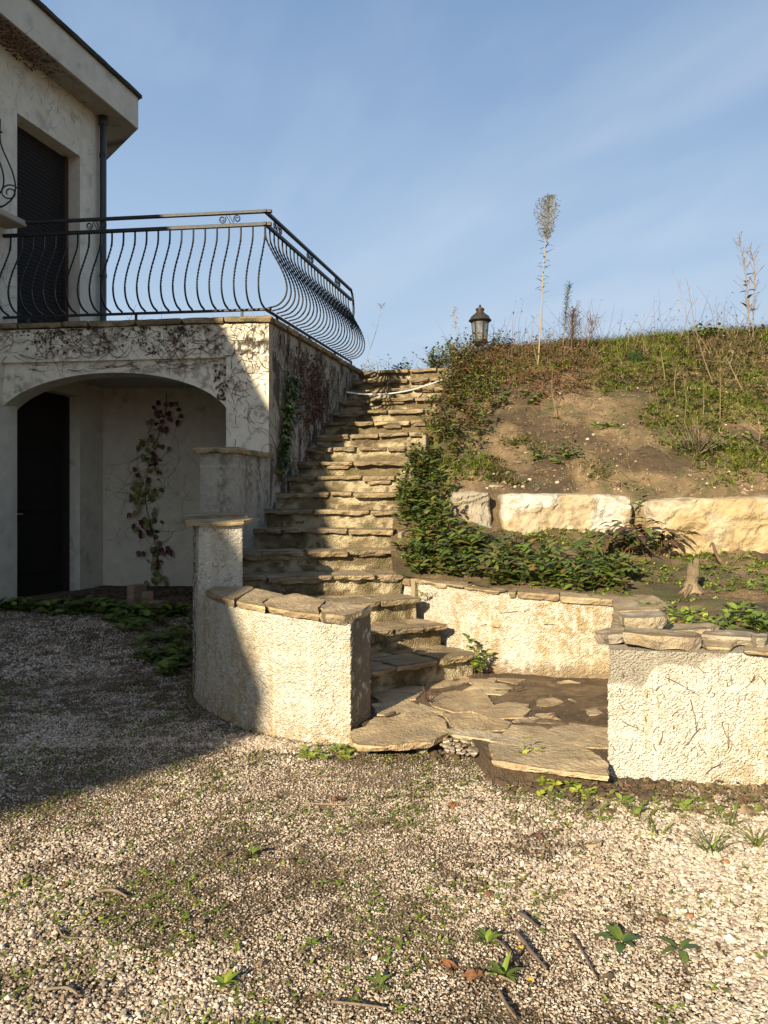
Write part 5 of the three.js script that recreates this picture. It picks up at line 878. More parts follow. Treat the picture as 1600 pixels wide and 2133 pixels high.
// ---------- lamp ----------
{
  const d = 12.25, x = (1000 - 800) / FPX * d, y0 = hillH(x, d), P = (h) => V(x, d, h), t = thing('lantern_post', 'black garden lantern on a post rising from the brambles on the crest', 'lamp', P(y0));
  const K = (p) => mul3([.028, .026, .024], .8 + .5 * fbm(p.x * 20, p.y * 20, p.z * 20, 3)), rust = (p) => mix3(K(p), [.09, .045, .025], sst(.5, .65, fbm(p.x * 16, p.y * 16, p.z * 16, 3)) * .6);
  const lathe = (name, prof, n = 28, col = K, parent = t) => { const m = new MB(); prof.forEach(([r, h]) => { for (let i = 0; i <= n; i++) { const a = i / n * 6.2832; const q = new THREE.Vector3(x + Math.cos(a) * r, h, -d + Math.sin(a) * r); m.v(q.x, q.y, q.z, col(q), i / n, h); } }); for (let j = 0; j < prof.length - 1; j++) for (let i = 0; i < n; i++) { const a = j * (n + 1) + i; m.t(a, a + n + 1, a + 1); m.t(a + 1, a + n + 1, a + n + 2); } return m.build(name, M.iron, parent); };
  const H = (py) => EYE - (py - HOR) / FPX * d;                         // heights read off the photograph at this distance
  const cap = lathe('cap', [[.0, H(640.2)], [.028, H(640.6)], [.062, H(642.5)], [.072, H(644.5)], [.066, H(647)], [.056, H(647.8)], [.058, H(650)], [.082, H(653.5)], [.118, H(657)], [.146, H(660.5)], [.158, H(663.5)], [.162, H(665)], [.180, H(667)], [.181, H(668.5)], [.15, H(671)], [.0, H(671)]], 32, rust);
  lathe('finial', [[0, H(634.8)], [.014, H(635.2)], [.02, H(637)], [.017, H(638.9)], [.01, H(639.8)], [.02, H(640.4)]], 16, K, cap);
  lathe('base_ring', [[.0, H(709)], [.112, H(709)], [.122, H(710.5)], [.126, H(713)], [.112, H(715)], [.085, H(719)], [.034, H(723)], [.0, H(723)]], 28, K);
  lathe('post', [[.0, H(722)], [.034, H(722)], [.034, H(726)], [.045, H(728)], [.032, H(731)], [.03, y0 - .1]], 14, rust);
  const rt = .132, rb = .106, ht = H(671), hb = H(709), n = 6;
  for (let k = 0; k < n; k++) {
    const a0 = k / n * 6.2832 + .25, a1 = (k + 1) / n * 6.2832 + .25, c = (a, r, h) => new THREE.Vector3(x + Math.cos(a) * r, h, -d + Math.sin(a) * r);
    new MB().tube([c(a0, rb, hb - .01), c(a0, rt, ht + .01)], .012, 4, K).build('glazing_bar', M.iron, t);
    new MB().grid(3, 1, (u, v) => c(lerp(a0, a1, u), lerp(rb, rt, v) - .004, lerp(hb, ht, v))).build('pane', M.glass, t);
  }
  const r = rng(88), nest = new MB(); for (let k = 0; k < 90; k++) { const a = r() * 6.28, q = Math.sqrt(r()) * .09, h = lerp(hb, ht, Math.pow(r(), 1.6) * .95); nest.leaf(new THREE.Vector3(x + Math.cos(a) * q, h, -d + Math.sin(a) * q), dirOf(r() * 6.28, (r() - .5) * 2), dirOf(r() * 6.28, r()), .04, .02, vary(pick([[.22, .10, .05], [.16, .08, .045], [.3, .2, .12]], r), r), { curl: .7 }); } nest.build('leaf_debris', M.dry, t).userData.kind = 'stuff';
}
// ---------- white pipe across the upper steps ----------
{ const q = (n, s, b, h = .03) => { const [L, R] = STEPS[n], w = Math.hypot(R[0] - L[0], R[1] - L[1]), u = [(R[0] - L[0]) / w, (R[1] - L[1]) / w]; return V(L[0] + u[0] * s - u[1] * b, L[1] + u[1] * s + u[0] * b, stepH(n) + h); };
  const m = new MB().tube(curve([at(722, 817, 10.45), at(745, 820, 10.48), at(800, 821, 10.56), at(845, 815, 10.7), at(880, 806, 10.85), at(925, 790, 11.1)], 40), .011, 8, [.72, .72, .70]).build('plastic_pipe', M.plastic); tag(m, 'thin white plastic pipe lying in a curve across the upper steps', 'pipe'); }

// ---------- creepers on the terrace ----------
function creep(m, surf, u, v, len, a, r, rad, cols, bend = .9) {         // a stem crawling over a surface: surf(u, v, out) -> point
  const pts = []; const n = Math.max(4, Math.round(len / .022)); let c = (r() - .5) * bend; for (let k = 0; k < n; k++) { pts.push(surf(u, v, rad * .6 + .002 + .004 * r())); u += Math.cos(a) * len / n; v += Math.sin(a) * len / n; a += c * .35 + (r() - .5) * .5; if (r() < .12) c = (r() - .5) * bend; }
  m.tube(pts, (t) => rad * (1 - .6 * t), 3, vary(pick(cols, r), r, .5), { cap: false }); return pts;
}
{
  const r = rng(510), fs = (u, v, o) => fr(u, o + (v < 3.09 && u > .478 ? -.05 : .004), v), cols = [[.085, .06, .04], [.06, .042, .03], [.13, .09, .06], [.10, .055, .035]];
  const t = thing('dead_creeper', 'dead creeper stems clinging to the front of the terrace', 'creeper', fr(1, 0, 3)), m = new MB();
  for (let k = 0; k < 190; k++) creep(m, fs, lerp(.03, .44, r()), lerp(2.1, 3.44, Math.sqrt(r())), .06 + r() * .16, r() * 6.283, r, .0022 + r() * .0016, cols, 1.6);
  for (let k = 0; k < 150; k++) creep(m, fs, lerp(.5, 3.1, r()), lerp(3.13, 3.46, r()), .1 + r() * .35, (r() - .5) * 1.6 + (r() < .5 ? 3.14 : 0), r, .002 + r() * .0018, cols, 1);
  for (let k = 0; k < 60; k++) { const u = lerp(.5, 2.9, r()); creep(m, fs, u, lerp(3.0, 3.09, r()) , .1 + r() * .2, (r() < .5 ? 3.14 : 0) + (r() - .5) * .3, r, .0018 + r() * .001, cols, .3); }
  m.build('stems', M.dry, t).userData.kind = 'stuff';
  const lf = new MB(); for (let k = 0; k < 120; k++) { const c = r() < .5, u = c ? lerp(.46, .62, r()) : lerp(.6, 2.9, r()), v = c ? lerp(2.65, 3.05, r()) : lerp(3.2, 3.47, r()); lf.leaf(fs(u, v, .012), dirOf(r() * 6.28, -.3 - r()), axN.clone().add(new THREE.Vector3(r() - .5, r() - .5, 0)), .03 + r() * .03, .025, vary(pick([G.red, [.09, .05, .03], [.05, .04, .03]], r), r)); } lf.build('dead_leaves', M.dry, t).userData.kind = 'stuff';
  // mossy tufts hanging from the coping
  const ms = new MB(); for (let k = 0; k < 1500; k++) { const gs = (r() + r() + r() - 1.5), c = (r() < .55 ? 1.22 : r() < .75 ? 2.52 : 1.9) + gs * .42, v = 3.47 - Math.abs(r() + r() - 1) * .36 * (1.1 - Math.abs(gs) * .5) * sst(.35, .6, fbm(c * 7, 4, 2, 3) + .1); if (fbm(c * 16, v * 16, 5, 3) < .44) continue; ms.leaf(fs(c, v, .004), dirOf(r() * 6.28, -1 + r() * .8), axN, .012 + r() * .024, .007 + r() * .006, vary([.035, .03, .02], r), { curl: .3 }); } ms.build('dark_moss', M.dry, t).userData.kind = 'stuff';
  // the side wall
  const ss = (u, v, o) => sd(u, o + .012, v), s2 = thing('dead_creeper', 'brown dead creeper hanging down the terrace side wall above the stairs', 'creeper', sd(1.4, 0, 3)), q = new MB();
  for (let k = 0; k < 260; k++) creep(q, ss, lerp(.05, 3.3, r()), lerp(2.2, 3.45, Math.sqrt(r())), .1 + r() * .4, -1.57 + (r() - .5) * 1.2, r, .003 + r() * .003, [[.10, .07, .045], [.16, .11, .07], [.08, .045, .03]], .9);
  q.build('stems', M.dry, s2).userData.kind = 'stuff';
  const rl = new MB(); for (let k = 0; k < 900; k++) { const u = 1.35 + (r() + r() - 1) * .75, v = 3.4 - Math.pow(r(), .8) * .95; if (v < 2.0 + u * .4) continue; rl.leaf(ss(u, v, .012 + r() * .02), dirOf(r() * 6.28, -.5 - r() * .6), axO.clone().add(new THREE.Vector3(r() - .5, r() - .3, r() - .5)).normalize(), .03 + r() * .03, .022, vary(pick([[.075, .03, .018], [.10, .045, .026], [.06, .032, .02]], r), r, .6)); } rl.build('dead_leaves', M.dry, s2).userData.kind = 'stuff';
  const iv = thing('ivy', 'dark green ivy climbing the terrace side wall', 'ivy', sd(.5, 0, 2)), st = new MB(), il = new MB();
  for (let k = 0; k < 5; k++) creep(st, ss, .2 + r() * .12, 1.75, 1.3, 1.25 + (r() - .5) * .25, r, .005, [G.bark], .3);
  for (let k = 0; k < 520; k++) { const v = lerp(1.85, 3.0, r()), u = .22 + (v - 1.8) * .36 + (r() + r() - 1) * (.10 + .13 * sst(2.2, 2.7, v)); il.leaf(ss(u, v, .02 + r() * .05), dirOf(r() * 6.28, -.4), axO.clone().add(new THREE.Vector3((r() - .5) * .9, r() * .6, (r() - .5) * .9)).normalize(), .045 + r() * .025, .045, vary(pick([G.dark, G.dark, [.022, .045, .014], G.mid], r), r, .5), { curl: .2 }); }
  st.build('stem', M.dry, iv); il.build('foliage', M.leaf, iv).userData.kind = 'stuff';
  // soffit and upper wall of the house
  const sf = (u, v, o) => hw(u, v, 6.735 - o), hs = thing('dead_creeper', 'reddish dead creeper under the eaves of the villa', 'creeper', hw(0, .2, 6.7)), hm = new MB(), hl = new MB();
  for (let k = 0; k < 70; k++) creep(hm, sf, lerp(-1.2, 1.1, r()), lerp(.03, .38, r()), .1 + r() * .25, r() * 6.28, r, .0028, [[.10, .05, .035], [.08, .05, .035]], 1);
  for (let k = 0; k < 420; k++) hl.leaf(sf(.65 - Math.pow(r(), .8) * 1.9, lerp(.0, .40, r()), .008), dirOf(r() * 6.28, -.3), new THREE.Vector3(0, -1, 0), .035 + r() * .03, .025, vary(pick([[.10, .03, .02], [.14, .05, .03]], r), r));
  const hsurf = (u, v, o) => hw(u, o + .003, v); for (let k = 0; k < 120; k++) creep(hm, hsurf, lerp(-.9, 1.7, r()), lerp(5.9, 6.7, Math.sqrt(r())), .04 + r() * .14, r() * 6.28, r, .0018, [[.22, .18, .13], [.14, .11, .08]], 1.6); for (let k = 0; k < 90; k++) creep(hm, hsurf, lerp(-.6, .22, r()), lerp(3.6, 4.9, r()), .06 + r() * .2, r() * 6.28, r, .002, [[.16, .12, .09]], 1.4);
  hm.build('stems', M.dry, hs).userData.kind = 'stuff'; hl.build('dead_leaves', M.dry, hs).userData.kind = 'stuff';
}
// the vine inside the arch
{
  const A = hw(1.945, -.02, 0), B = fr(.30, -2.1, 0), n = new THREE.Vector3(B.x - A.x, 0, B.z - A.z), L = n.length(); n.normalize(); const nn = new THREE.Vector3(-n.z, 0, n.x); if (nn.z < 0) nn.negate();
  const bs = (u, v, o) => new THREE.Vector3(A.x + n.x * u + nn.x * (o + .003), v, A.z + n.z * u + nn.z * (o + .003));
  const r = rng(530), t = thing('vine', 'thin vine with yellowing and red leaves on the back wall under the arch', 'vine', bs(.75, .36, 0)), m = new MB(), main = [];
  const uAt = (v) => .70 + .11 * Math.sin(v * 2.6) + .12 * sst(1.2, 2.6, v);
  for (let k = 0; k <= 26; k++) { const v = lerp(.36, 3.05, k / 26); main.push(bs(uAt(v), v, .025 + .015 * Math.sin(k * 1.3))); } m.tube(main, .0045, 5, [.10, .06, .05]);
  for (let k = 0; k < 34; k++) { const v = lerp(.8, 2.8, r()); creep(m, bs, uAt(v), v, .25 + r() * .55, (r() < .5 ? 3.14 : 0) + (r() - .5) * 1.2, r, .0028, [[.10, .075, .06], [.14, .10, .08]], .7); }
  for (let k = 0; k < 26; k++) creep(m, bs, lerp(.1, 1.3, r()), lerp(1, 2.6, r()), .15 + r() * .4, -1.57 + (r() - .5) * 1.4, r, .0022, [[.12, .09, .07]], .8);
  m.build('stem', M.dry, t);
  for (let k = 0; k < 150; k++) { const v = .42 + Math.pow(r(), 1.0) * 2.5, red = (v > .85 && v < 1.15) || (v > 1.85 && v < 2.1) || v > 2.5 ? .75 : .12, c = r() < red ? vary([.085, .02, .022], r) : vary(pick([[.16, .15, .035], [.11, .13, .03], [.20, .17, .05]], r), r); new MB().leaf(bs(uAt(v) + (r() + r() - 1) * .26, v, .02 + r() * .07), dirOf(r() * 6.28, -.6 - r() * .6), nn.clone().add(new THREE.Vector3((r() - .5) * .9, (r() - .2) * .6, 0)).normalize(), .075 + r() * .04, .07, c, { curl: .3 }).build('leaf', M.leaf, t); }
  // blocks and litter on the floor
  const fy = .345, bl = (px, py, d, a, hx, hy, hz, label, seed) => { const p = at(px, py, d); p.y = hy + fy - .01; const ex = new THREE.Vector3(Math.cos(a), 0, Math.sin(a)), ez = new THREE.Vector3(-Math.sin(a), 0, Math.cos(a)); tag(new MB().box(p, ex, UP, ez, hx, hy, hz, (q) => mul3([.30, .195, .14], .75 + .5 * fbm(q.x * 20, q.y * 20, q.z * 20, 3)), .008).build('clay_block', M.rock), label, 'block', 'clay blocks under the arch'); };
  bl(285, 1250, 8.75, .5, .055, .12, .10, 'upright clay block, tallest of the rubble under the arch'); bl(308, 1255, 8.7, -.3, .06, .085, .08, 'clay block leaning against the upright one under the arch'); bl(330, 1272, 8.55, .2, .09, .04, .07, 'flat clay block lying in front of the rubble under the arch'); bl(262, 1262, 8.7, .9, .10, .02, .06, 'thin broken tile lying left of the clay blocks under the arch');
  const lt = new MB(); for (let k = 0; k < 700; k++) { const u = lerp(.05, 3.0, r()), o = -lerp(-.3, 1.9, r()), p = fr(u, o, 0); if (p.x < HW[0] + .3 + .2586 * (-p.z - 8.8)) continue; if (-p.z > 10.5) continue; p.y = -p.z > 8.75 ? .36 : groundY(p.x, -p.z) + .01; lt.leaf(p, dirOf(r() * 6.28, r() * .5), dirOf(r() * 6.28, 1), .04 + r() * .03, .03, vary(pick([[.12, .06, .035], [.08, .045, .03], [.16, .08, .04]], r), r, .5), { curl: .6, fold: .5 }); } tag(lt.build('leaf_litter', M.dry), 'brown dead leaves strewn under the arch', 'dead leaves', null, 'stuff');
  const fe = []; for (const [x, y] of scatter([[0, 1270], [120, 1262], [230, 1262], [392, 1285], [392, 1400], [350, 1420], [290, 1370], [180, 1315], [0, 1305]], 190, r)) fe.push(onYard(x, y));
  leafy('weed_patch', 'patch of dark leafy weeds in the shade in front of the arch', 'weeds', fe, { seed: 540, h: .13, n: 6, len: .10, wid: .055, cols: [G.mid, G.dark, G.mid], lean: 1, curl: .4 });
}
// the bare stems on the planter wall and on the curved walls
{
  const r = rng(550), t = thing('dead_creeper', 'short bare vine stems clinging to the white planter wall', 'creeper', V(1.6, 4.1, .4)), m = new MB(), a = [1.222, 4.19], b = [2.02, 4.06], c = [3.0, 3.95];
  const ps = (u, v, o) => { const s = u < .81 ? [a, b, u / .81] : [b, c, (u - .81) / .986]; return V(lerp(s[0][0], s[1][0], s[2]) - .15 * (o + .019), lerp(s[0][1], s[1][1], s[2]) - (o + .019), v); };
  for (let k = 0; k < 85; k++) creep(m, ps, lerp(.03, 1.0, r()), lerp(.10, .60, r()), .02 + r() * .05, 1.57 + (r() - .5) * 1.6, r, .0019 + r() * .0013, [[.15, .10, .055], [.14, .09, .05], [.26, .18, .10]], 1);
  for (const [u, v, L, an] of [[.3, .56, .22, -.4], [.42, .45, .2, -1.3], [.47, .3, .14, -2.3], [.07, .32, .16, -.55], [.58, .34, .2, -1.5], [.26, .2, .1, 1.2], [.61, .2, .16, 1.5], [.5, .06, .12, .8]]) creep(m, ps, u, v, L, an, r, .0032, [[.17, .11, .065]], .3);
  m.build('stems', M.dry, t).userData.kind = 'stuff';
  const s = thing('dead_creeper', 'few hair-thin vine remnants on the curved stair wall', 'creeper', V(-.6, 4.9, .4)), q = new MB(), cs = (u, v, o) => { const k = Math.min(outC.length - 2, Math.max(0, Math.floor(u * 40))), A = outC[k], B = outC[k + 1], L = Math.hypot(B[0] - A[0], B[1] - A[1]), f = u * 40 - k; return V(lerp(A[0], B[0], f) - (B[1] - A[1]) / L * (o + .011), lerp(A[1], B[1], f) + (B[0] - A[0]) / L * (o + .011), v); };
  for (let k = 0; k < 26; k++) creep(q, cs, lerp(.04, .8, r()), lerp(.2, .65, r()), .03 + r() * .1, r() * 6.28, r, .0015, [[.25, .18, .11], [.16, .11, .07]], 1.4); q.build('stems', M.dry, s).userData.kind = 'stuff';
  const w = thing('dead_creeper', 'broken vine trace running across the retaining wall behind the landing', 'creeper', V(1.2, 6.2, .5)), q2 = new MB(), rs = (u, v, o) => { const k = Math.min(RW.length - 2, Math.max(0, Math.floor(u * 40))), A = RW[k], B = RW[k + 1], f = u * 40 - k; return V(lerp(A[0], B[0], f) - .003, lerp(A[1], B[1], f) - o - .013, v); };
  for (const [u, v, L, an] of [[.70, .62, .22, -2.7], [.60, .50, .18, -2.4], [.62, .48, .14, -.2], [.72, .62, .12, .8], [.78, .52, .16, .1], [.66, .55, .12, 1.2]]) creep(q2, rs, u, v, L * .35, an, r, .0028, [[.16, .10, .06]], .5); q2.build('stems', M.dry, w).userData.kind = 'stuff';
}
// ---------- small growth and litter in the yard ----------
{
  const r = rng(601), m = new MB();
  const mask = (x, d) => Math.max(Math.max(sst(.50, .63, fbm(x * 2.4 + 5, d * 2.4, 81, 4)), .75 * sst(.42, .6, fbm(x * 5, d * 5, 85, 3)) * sst(5.0, 4.4, d) * sst(3.0, 3.5, d)) * (1 - .8 * whiter(x, d)), wallStrip(x, d) * sst(.4, .55, fbm(x * 4, d * 4, 83, 3)));
  for (let k = 0; k < 22000; k++) {
    const d = lerp(2.0, 6.4, Math.pow(r(), .8)), x = lerp(-.58 * d, .6 * d, r()); if (!inYard(x, d) || r() > mask(x, d) * .85 + .012) continue; const P = V(x, d, groundY(x, d) + .004), kind = r();
    if (kind < .40) for (let j = 0; j < 4; j++) m.leaf(P, dirOf(r() * 6.28, .15 + r() * .6), UP, .012 + r() * .014, .010, vary(pick([G.fresh, G.olive, G.mid, G.lime], r), r, .5), { curl: .3 });
    else if (kind < .62) for (let j = 0; j < 4; j++) m.blade(P, dirOf(r() * 6.28, .4 + r()), .02 + r() * .03, .0022, vary(pick([G.olive, G.fresh, G.brown, G.straw], r), r, .5), .5);
    else for (let j = 0; j < 6; j++) m.leaf(P.clone().add(new THREE.Vector3((r() - .5) * .04, -.004, (r() - .5) * .04)), dirOf(r() * 6.28, .2), UP, .012, .012, vary(pick([[.085, .085, .024], [.12, .105, .032], [.11, .07, .038], [.15, .10, .055]], r), r, .5));
  }
  tag(m.build('ground_weeds', M.leaf), 'tiny weeds, moss and grass blades growing through the gravel', 'weeds', null, 'stuff');
  const l = new MB(); const dead = (P, s) => { const D = dirOf(r() * 6.28, (r() - .2) * .5), c = vary(pick([[.14, .10, .055], [.11, .08, .045], [.20, .15, .085], [.15, .085, .045]], r), r, .5); for (const [a, w] of [[0, 1], [.55, .7], [-.55, .7]]) l.leaf(P, D.clone().applyAxisAngle(UP, a), dirOf(r() * 6.28, 1.2), s * w, s * .36, c, { curl: .5, fold: .5 }); };
  for (let k = 0; k < 260; k++) { const x = lerp(.95, 2.3, Math.pow(r(), .8)), d = frontEdge(x) - .02 - Math.pow(r(), 1.3) * .42; dead(V(x, d, groundY(x, d) + .012 + r() * .02), .025 + r() * .035); }
  for (let k = 0; k < 110; k++) { const d = lerp(2.3, 6, r()), x = lerp(-.5 * d, .5 * d, r()); if (inYard(x, d)) dead(V(x, d, groundY(x, d) + .012), .02 + r() * .03); }
  for (let k = 0; k < 300; k++) { const d = lerp(2.2, 5, r()), x = lerp(-.5 * d, .5 * d, r()); if (!inYard(x, d) || r() > .25 + dirty(x, d)) continue; const a = r() * 6.28, L = .02 + r() * .06, P = V(x, d, groundY(x, d) + .012); l.tube([P, P.clone().add(new THREE.Vector3(Math.cos(a) * L / 2, .004, Math.sin(a) * L / 2)), P.clone().add(new THREE.Vector3(Math.cos(a + .3) * L, 0, Math.sin(a + .3) * L))], .0012, 3, vary(pick([G.brown, G.straw, G.bark], r), r), { cap: false }); }
  tag(l.build('leaf_litter', M.dry), 'brown oak leaves and straw lying on the gravel and along the planter wall', 'dead leaves', null, 'stuff');
  // clods of bare earth at the edge of the paving
  const e = new MB(); for (let k = 0; k < 260; k++) { const x = lerp(.28, 1.5, r()), d = frontEdge(x) - Math.pow(r(), 1.4) * .26 + .02, s = .008 + .022 * r(), P = V(x, d, groundY(x, d)), o = e.n, c = vary([.075, .05, .03], r, .5), ph = r() * 6; for (const [hh, R] of [[-.3, 1], [.5, .85], [.9, .4]]) for (let i = 0; i < 6; i++) e.v(P.x + Math.cos(i * 1.047 + ph) * R * s * (.75 + .5 * r()), P.y + hh * s, P.z + Math.sin(i * 1.047 + ph) * R * s * (.75 + .5 * r()), c); for (let j = 0; j < 2; j++) for (let i = 0; i < 6; i++) { const a = o + j * 6 + i, b = o + j * 6 + (i + 1) % 6; e.t(a, a + 6, b); e.t(b, a + 6, b + 6); } for (let i = 1; i < 5; i++) e.t(o + 12, o + 12 + i + 1, o + 12 + i); } tag(e.build('earth_clods', M.dry), 'dark crumbs of earth along the front edge of the paving', 'earth', null, 'stuff');
  // plants one can point to
  rosette('dandelion', 'five-leaved green rosette on white gravel at the lower right', 'weed', onYard(1293, 1966), 8, .075, .03, [[.06, .11, .03], G.mid], 611, { el: .5 });
  rosette('dandelion', 'flat green seedling with four spread leaves, rightmost on the gravel', 'weed', onYard(1415, 1980), 5, .08, .026, [[.05, .10, .03], G.mid], 612, { el: .35 });
  rosette('dandelion', 'bright rosette in the gravel at the lower left of the photo centre', 'weed', onYard(468, 2055), 8, .05, .02, [G.fresh, G.lime], 613, { el: .6 });
  rosette('dandelion', 'small bright rosette near the bottom edge in the middle', 'weed', onYard(787, 2056), 6, .045, .016, [G.fresh, G.mid], 614, { el: .6 });
  rosette('dandelion', 'tiny green rosette half way down the left gravel', 'weed', onYard(648, 1973), 7, .04, .017, [G.fresh, G.mid], 615, { el: .6 });
  rosette('dandelion', 'dark green weed beside the yellow flowers', 'weed', onYard(1048, 2040), 12, .06, .022, [G.mid, G.fresh], 616, { el: .9 });
  rosette('dandelion', 'green sprig above the yellow flowers', 'weed', onYard(1015, 1968), 8, .055, .022, [G.fresh, G.mid], 617, { el: .8 });
  rosette('dandelion', 'dark low weed in the gravel below the curved wall', 'weed', onYard(525, 1785), 12, .05, .016, [G.mid, G.olive], 618, { el: .7 });
  for (const [x, y, lab] of [[1082, 1995, 'upper of the two small yellow flowers in the gravel'], [1103, 2063, 'lower of the two small yellow flowers in the gravel']]) { const p = onYard(x, y), t = thing('yellow_flower', lab, 'flower', p, null), s = new MB().tube([p, p.clone().add(new THREE.Vector3(.004, .03, 0))], .0012, 4, G.mid); s.build('stem', M.leaf, t); for (let k = 0; k < 7; k++) new MB().leaf(p.clone().add(new THREE.Vector3(.004, .03, 0)), dirOf(k * .9, .5), UP, .013, .006, [.75, .42, .01], { curl: .1 }).build('petal', M.leaf, t); }
  const sprig = (feet, o, label, name = 'weed') => leafy(name, label, 'weed', feet, o), around = (px, py, n, w, h) => Array.from({ length: n }, () => onYard(px + (r() - .5) * w, py + (r() - .5) * h));
  sprig(around(680, 1572, 34, 110, 22), { seed: 621, h: .06, n: 6, pair: true, len: .03, wid: .018, cols: [G.fresh, G.lime, G.fresh], lean: 1 }, 'bright green chickweed at the foot of the curved wall');
  sprig(around(1190, 1650, 46, 130, 36), { seed: 622, h: .06, n: 6, pair: true, len: .03, wid: .017, cols: [G.fresh, G.mid, G.lime], lean: 1 }, 'green chickweed at the left foot of the planter wall');
  sprig(around(1420, 1688, 90, 330, 50), { seed: 623, h: .05, n: 6, len: .035, wid: .018, cols: [G.mid, G.fresh, G.olive], lean: 1 }, 'low weeds among dead leaves in front of the planter wall');
  sprig([onYard(1092, 1605), onYard(1100, 1606), onYard(1108, 1606)].map((p) => p.setY(.05)), { seed: 624, h: .16, n: 7, len: .045, wid: .022, cols: [G.lime, G.fresh], lean: .7 }, 'yellow green weed rising in front of the long paving slab');
  sprig([onYard(1238, 1632), onYard(1246, 1634)], { seed: 625, h: .1, n: 7, len: .035, wid: .018, cols: [G.lime], lean: .8 }, 'small lime green weed at the corner of the planter wall');
  const s1 = V(.76, 6.20, .11); sprig([s1, s1.clone().add(new THREE.Vector3(.03, 0, .03)), s1.clone().add(new THREE.Vector3(-.03, 0, .02)), s1.clone().add(new THREE.Vector3(.01, 0, -.03))], { seed: 626, h: .34, n: 9, pair: true, len: .055, wid: .034, cols: [G.fresh, G.mid], lean: .3, curl: .3 }, 'nettle like green sprig at the right end of the bottom step');
  const s2 = V(.30, 6.78, .68); sprig([s2, s2.clone().add(new THREE.Vector3(.03, 0, .02))], { seed: 627, h: .12, n: 7, len: .06, wid: .022, cols: [G.lime, G.straw, G.olive], lean: 1, droop: .3 }, 'yellowing fern like weed at the right end of the third step');
  const tuft = (x, y, n, h, label) => { const p = onYard(x, y), t = thing('grass_tuft', label, 'grass', p), q = new MB(); for (let k = 0; k < n; k++) q.blade(p.clone().add(new THREE.Vector3((r() - .5) * .05, 0, (r() - .5) * .04)), dirOf(r() * 6.28, .7 + r() * .7), h * (.5 + .8 * r()), .006, vary(pick([G.fresh, G.mid, G.olive], r), r), .6); q.build('blades', M.leaf, t).userData.kind = 'stuff'; };
  tuft(1482, 1775, 34, .15, 'large grass tuft in the gravel at the right, second from the edge'); tuft(1575, 1765, 30, .13, 'grass tuft in the gravel at the right edge'); tuft(1368, 1735, 16, .12, 'thin grass tuft in front of the planter wall'); tuft(1520, 1722, 18, .12, 'upright grass tuft at the foot of the planter wall'); tuft(1160, 1610, 8, .13, 'few tall grass blades at the paving edge'); tuft(352, 1500, 22, .09, 'grass tuft in the shade left of the curved wall'); tuft(940, 1775 - 60, 10, .06, 'small dark grass tuft in the middle of the gravel');
  const stick = (pix, rad, col, label) => { const pts = pix.map(([x, y]) => { const p = onYard(x, y); p.y += rad + .008; return p; }); tag(new MB().tube(curve(pts, 14), (u) => rad * (1 - .4 * u) * (.85 + .3 * vn(u * 9, rad * 999, 1)), 6, (u, p) => mul3(col, .7 + .6 * vn(p.x * 60, p.y * 60, p.z * 60))).build('stick', M.dry), label, 'stick', 'sticks lying on the gravel'); };
  stick([[632, 1677], [700, 1681], [775, 1676]], .004, [.26, .19, .12], 'thin pale twig lying across the gravel below the curved wall');
  stick([[202, 1865], [235, 1862], [265, 1876]], .007, [.20, .15, .10], 'knobbly grey stick in the left gravel');
  stick([[120, 1935], [135, 1958], [190, 1960]], .004, [.18, .13, .09], 'thin bent twig in the lower left gravel');
  stick([[1080, 1910], [1100, 1922], [1122, 1940]], .008, [.10, .075, .06], 'dark short stick in the middle of the lower gravel');
  stick([[990, 1950], [1040, 1970], [1078, 2020]], .006, [.16, .11, .08], 'long curved stick left of the yellow flowers');
  stick([[1075, 1950], [1105, 1990], [1138, 2028]], .008, [.14, .10, .075], 'thick stick right of the yellow flowers');
  stick([[1192, 1955], [1222, 2005], [1246, 2050]], .004, [.16, .11, .07], 'straight dark twig in the lower right gravel');
  stick([[1010, 2036], [1040, 2040], [1072, 2056]], .005, [.24, .18, .13], 'stick lying under the dark green weed by the yellow flowers');
  stick([[90, 2070], [140, 2066], [162, 2080]], .005, [.22, .17, .11], 'frayed pale stick at the bottom left');
  stick([[245, 2085], [262, 2065], [285, 2050]], .004, [.15, .11, .08], 'small slanting twig at the bottom left, beside the frayed stick');
  stick([[1040, 2075], [1060, 2110], [1075, 2130]], .006, [.18, .13, .09], 'stick reaching the bottom edge below the yellow flowers');
  stick([[690, 2095], [740, 2100], [800, 2108]], .005, [.19, .14, .1], 'twig at the bottom edge in the middle');
  const cob = (x, y, s, tone, label, seed) => { const p = onYard(x, y), poly = []; for (let i = 0; i < 8; i++) poly.push([p.x + Math.cos(i / 8 * 6.283) * s * (.8 + .4 * h3(seed, i, 1)) / 2, -p.z + Math.sin(i / 8 * 6.283) * s * .7 * (.8 + .4 * h3(seed, i, 2)) / 2]); tag(meshOf(slab(poly, (X) => p.y + s * .42 + (X - p.x) * .2, s * .5, seed, tone, { jit: s * .12, step: s * .2, bev: .6, rough: .004, moss: 0 }), M.stone, 'stone'), label, 'stone', 'larger stones in the yard'); };
  cob(1237, 1765, .065, [.44, .35, .23], 'fist-sized brown stone on the gravel in front of the planter wall', 701); cob(52, 1648, .085, [.40, .35, .28], 'pale stone at the edge of the shadow on the left', 702); cob(880, 1568, .075, [.56, .46, .30], 'yellow stone beside the large paving slab', 703); cob(355, 1730, .03, [.55, .46, .34], 'small pale stone in the left gravel', 704); cob(415, 1927, .04, [.40, .31, .2], 'flat brown stone in the lower left gravel', 705); cob(938, 1830 + 5, .03, [.50, .42, .31], 'small beige stone in the middle of the gravel', 706);
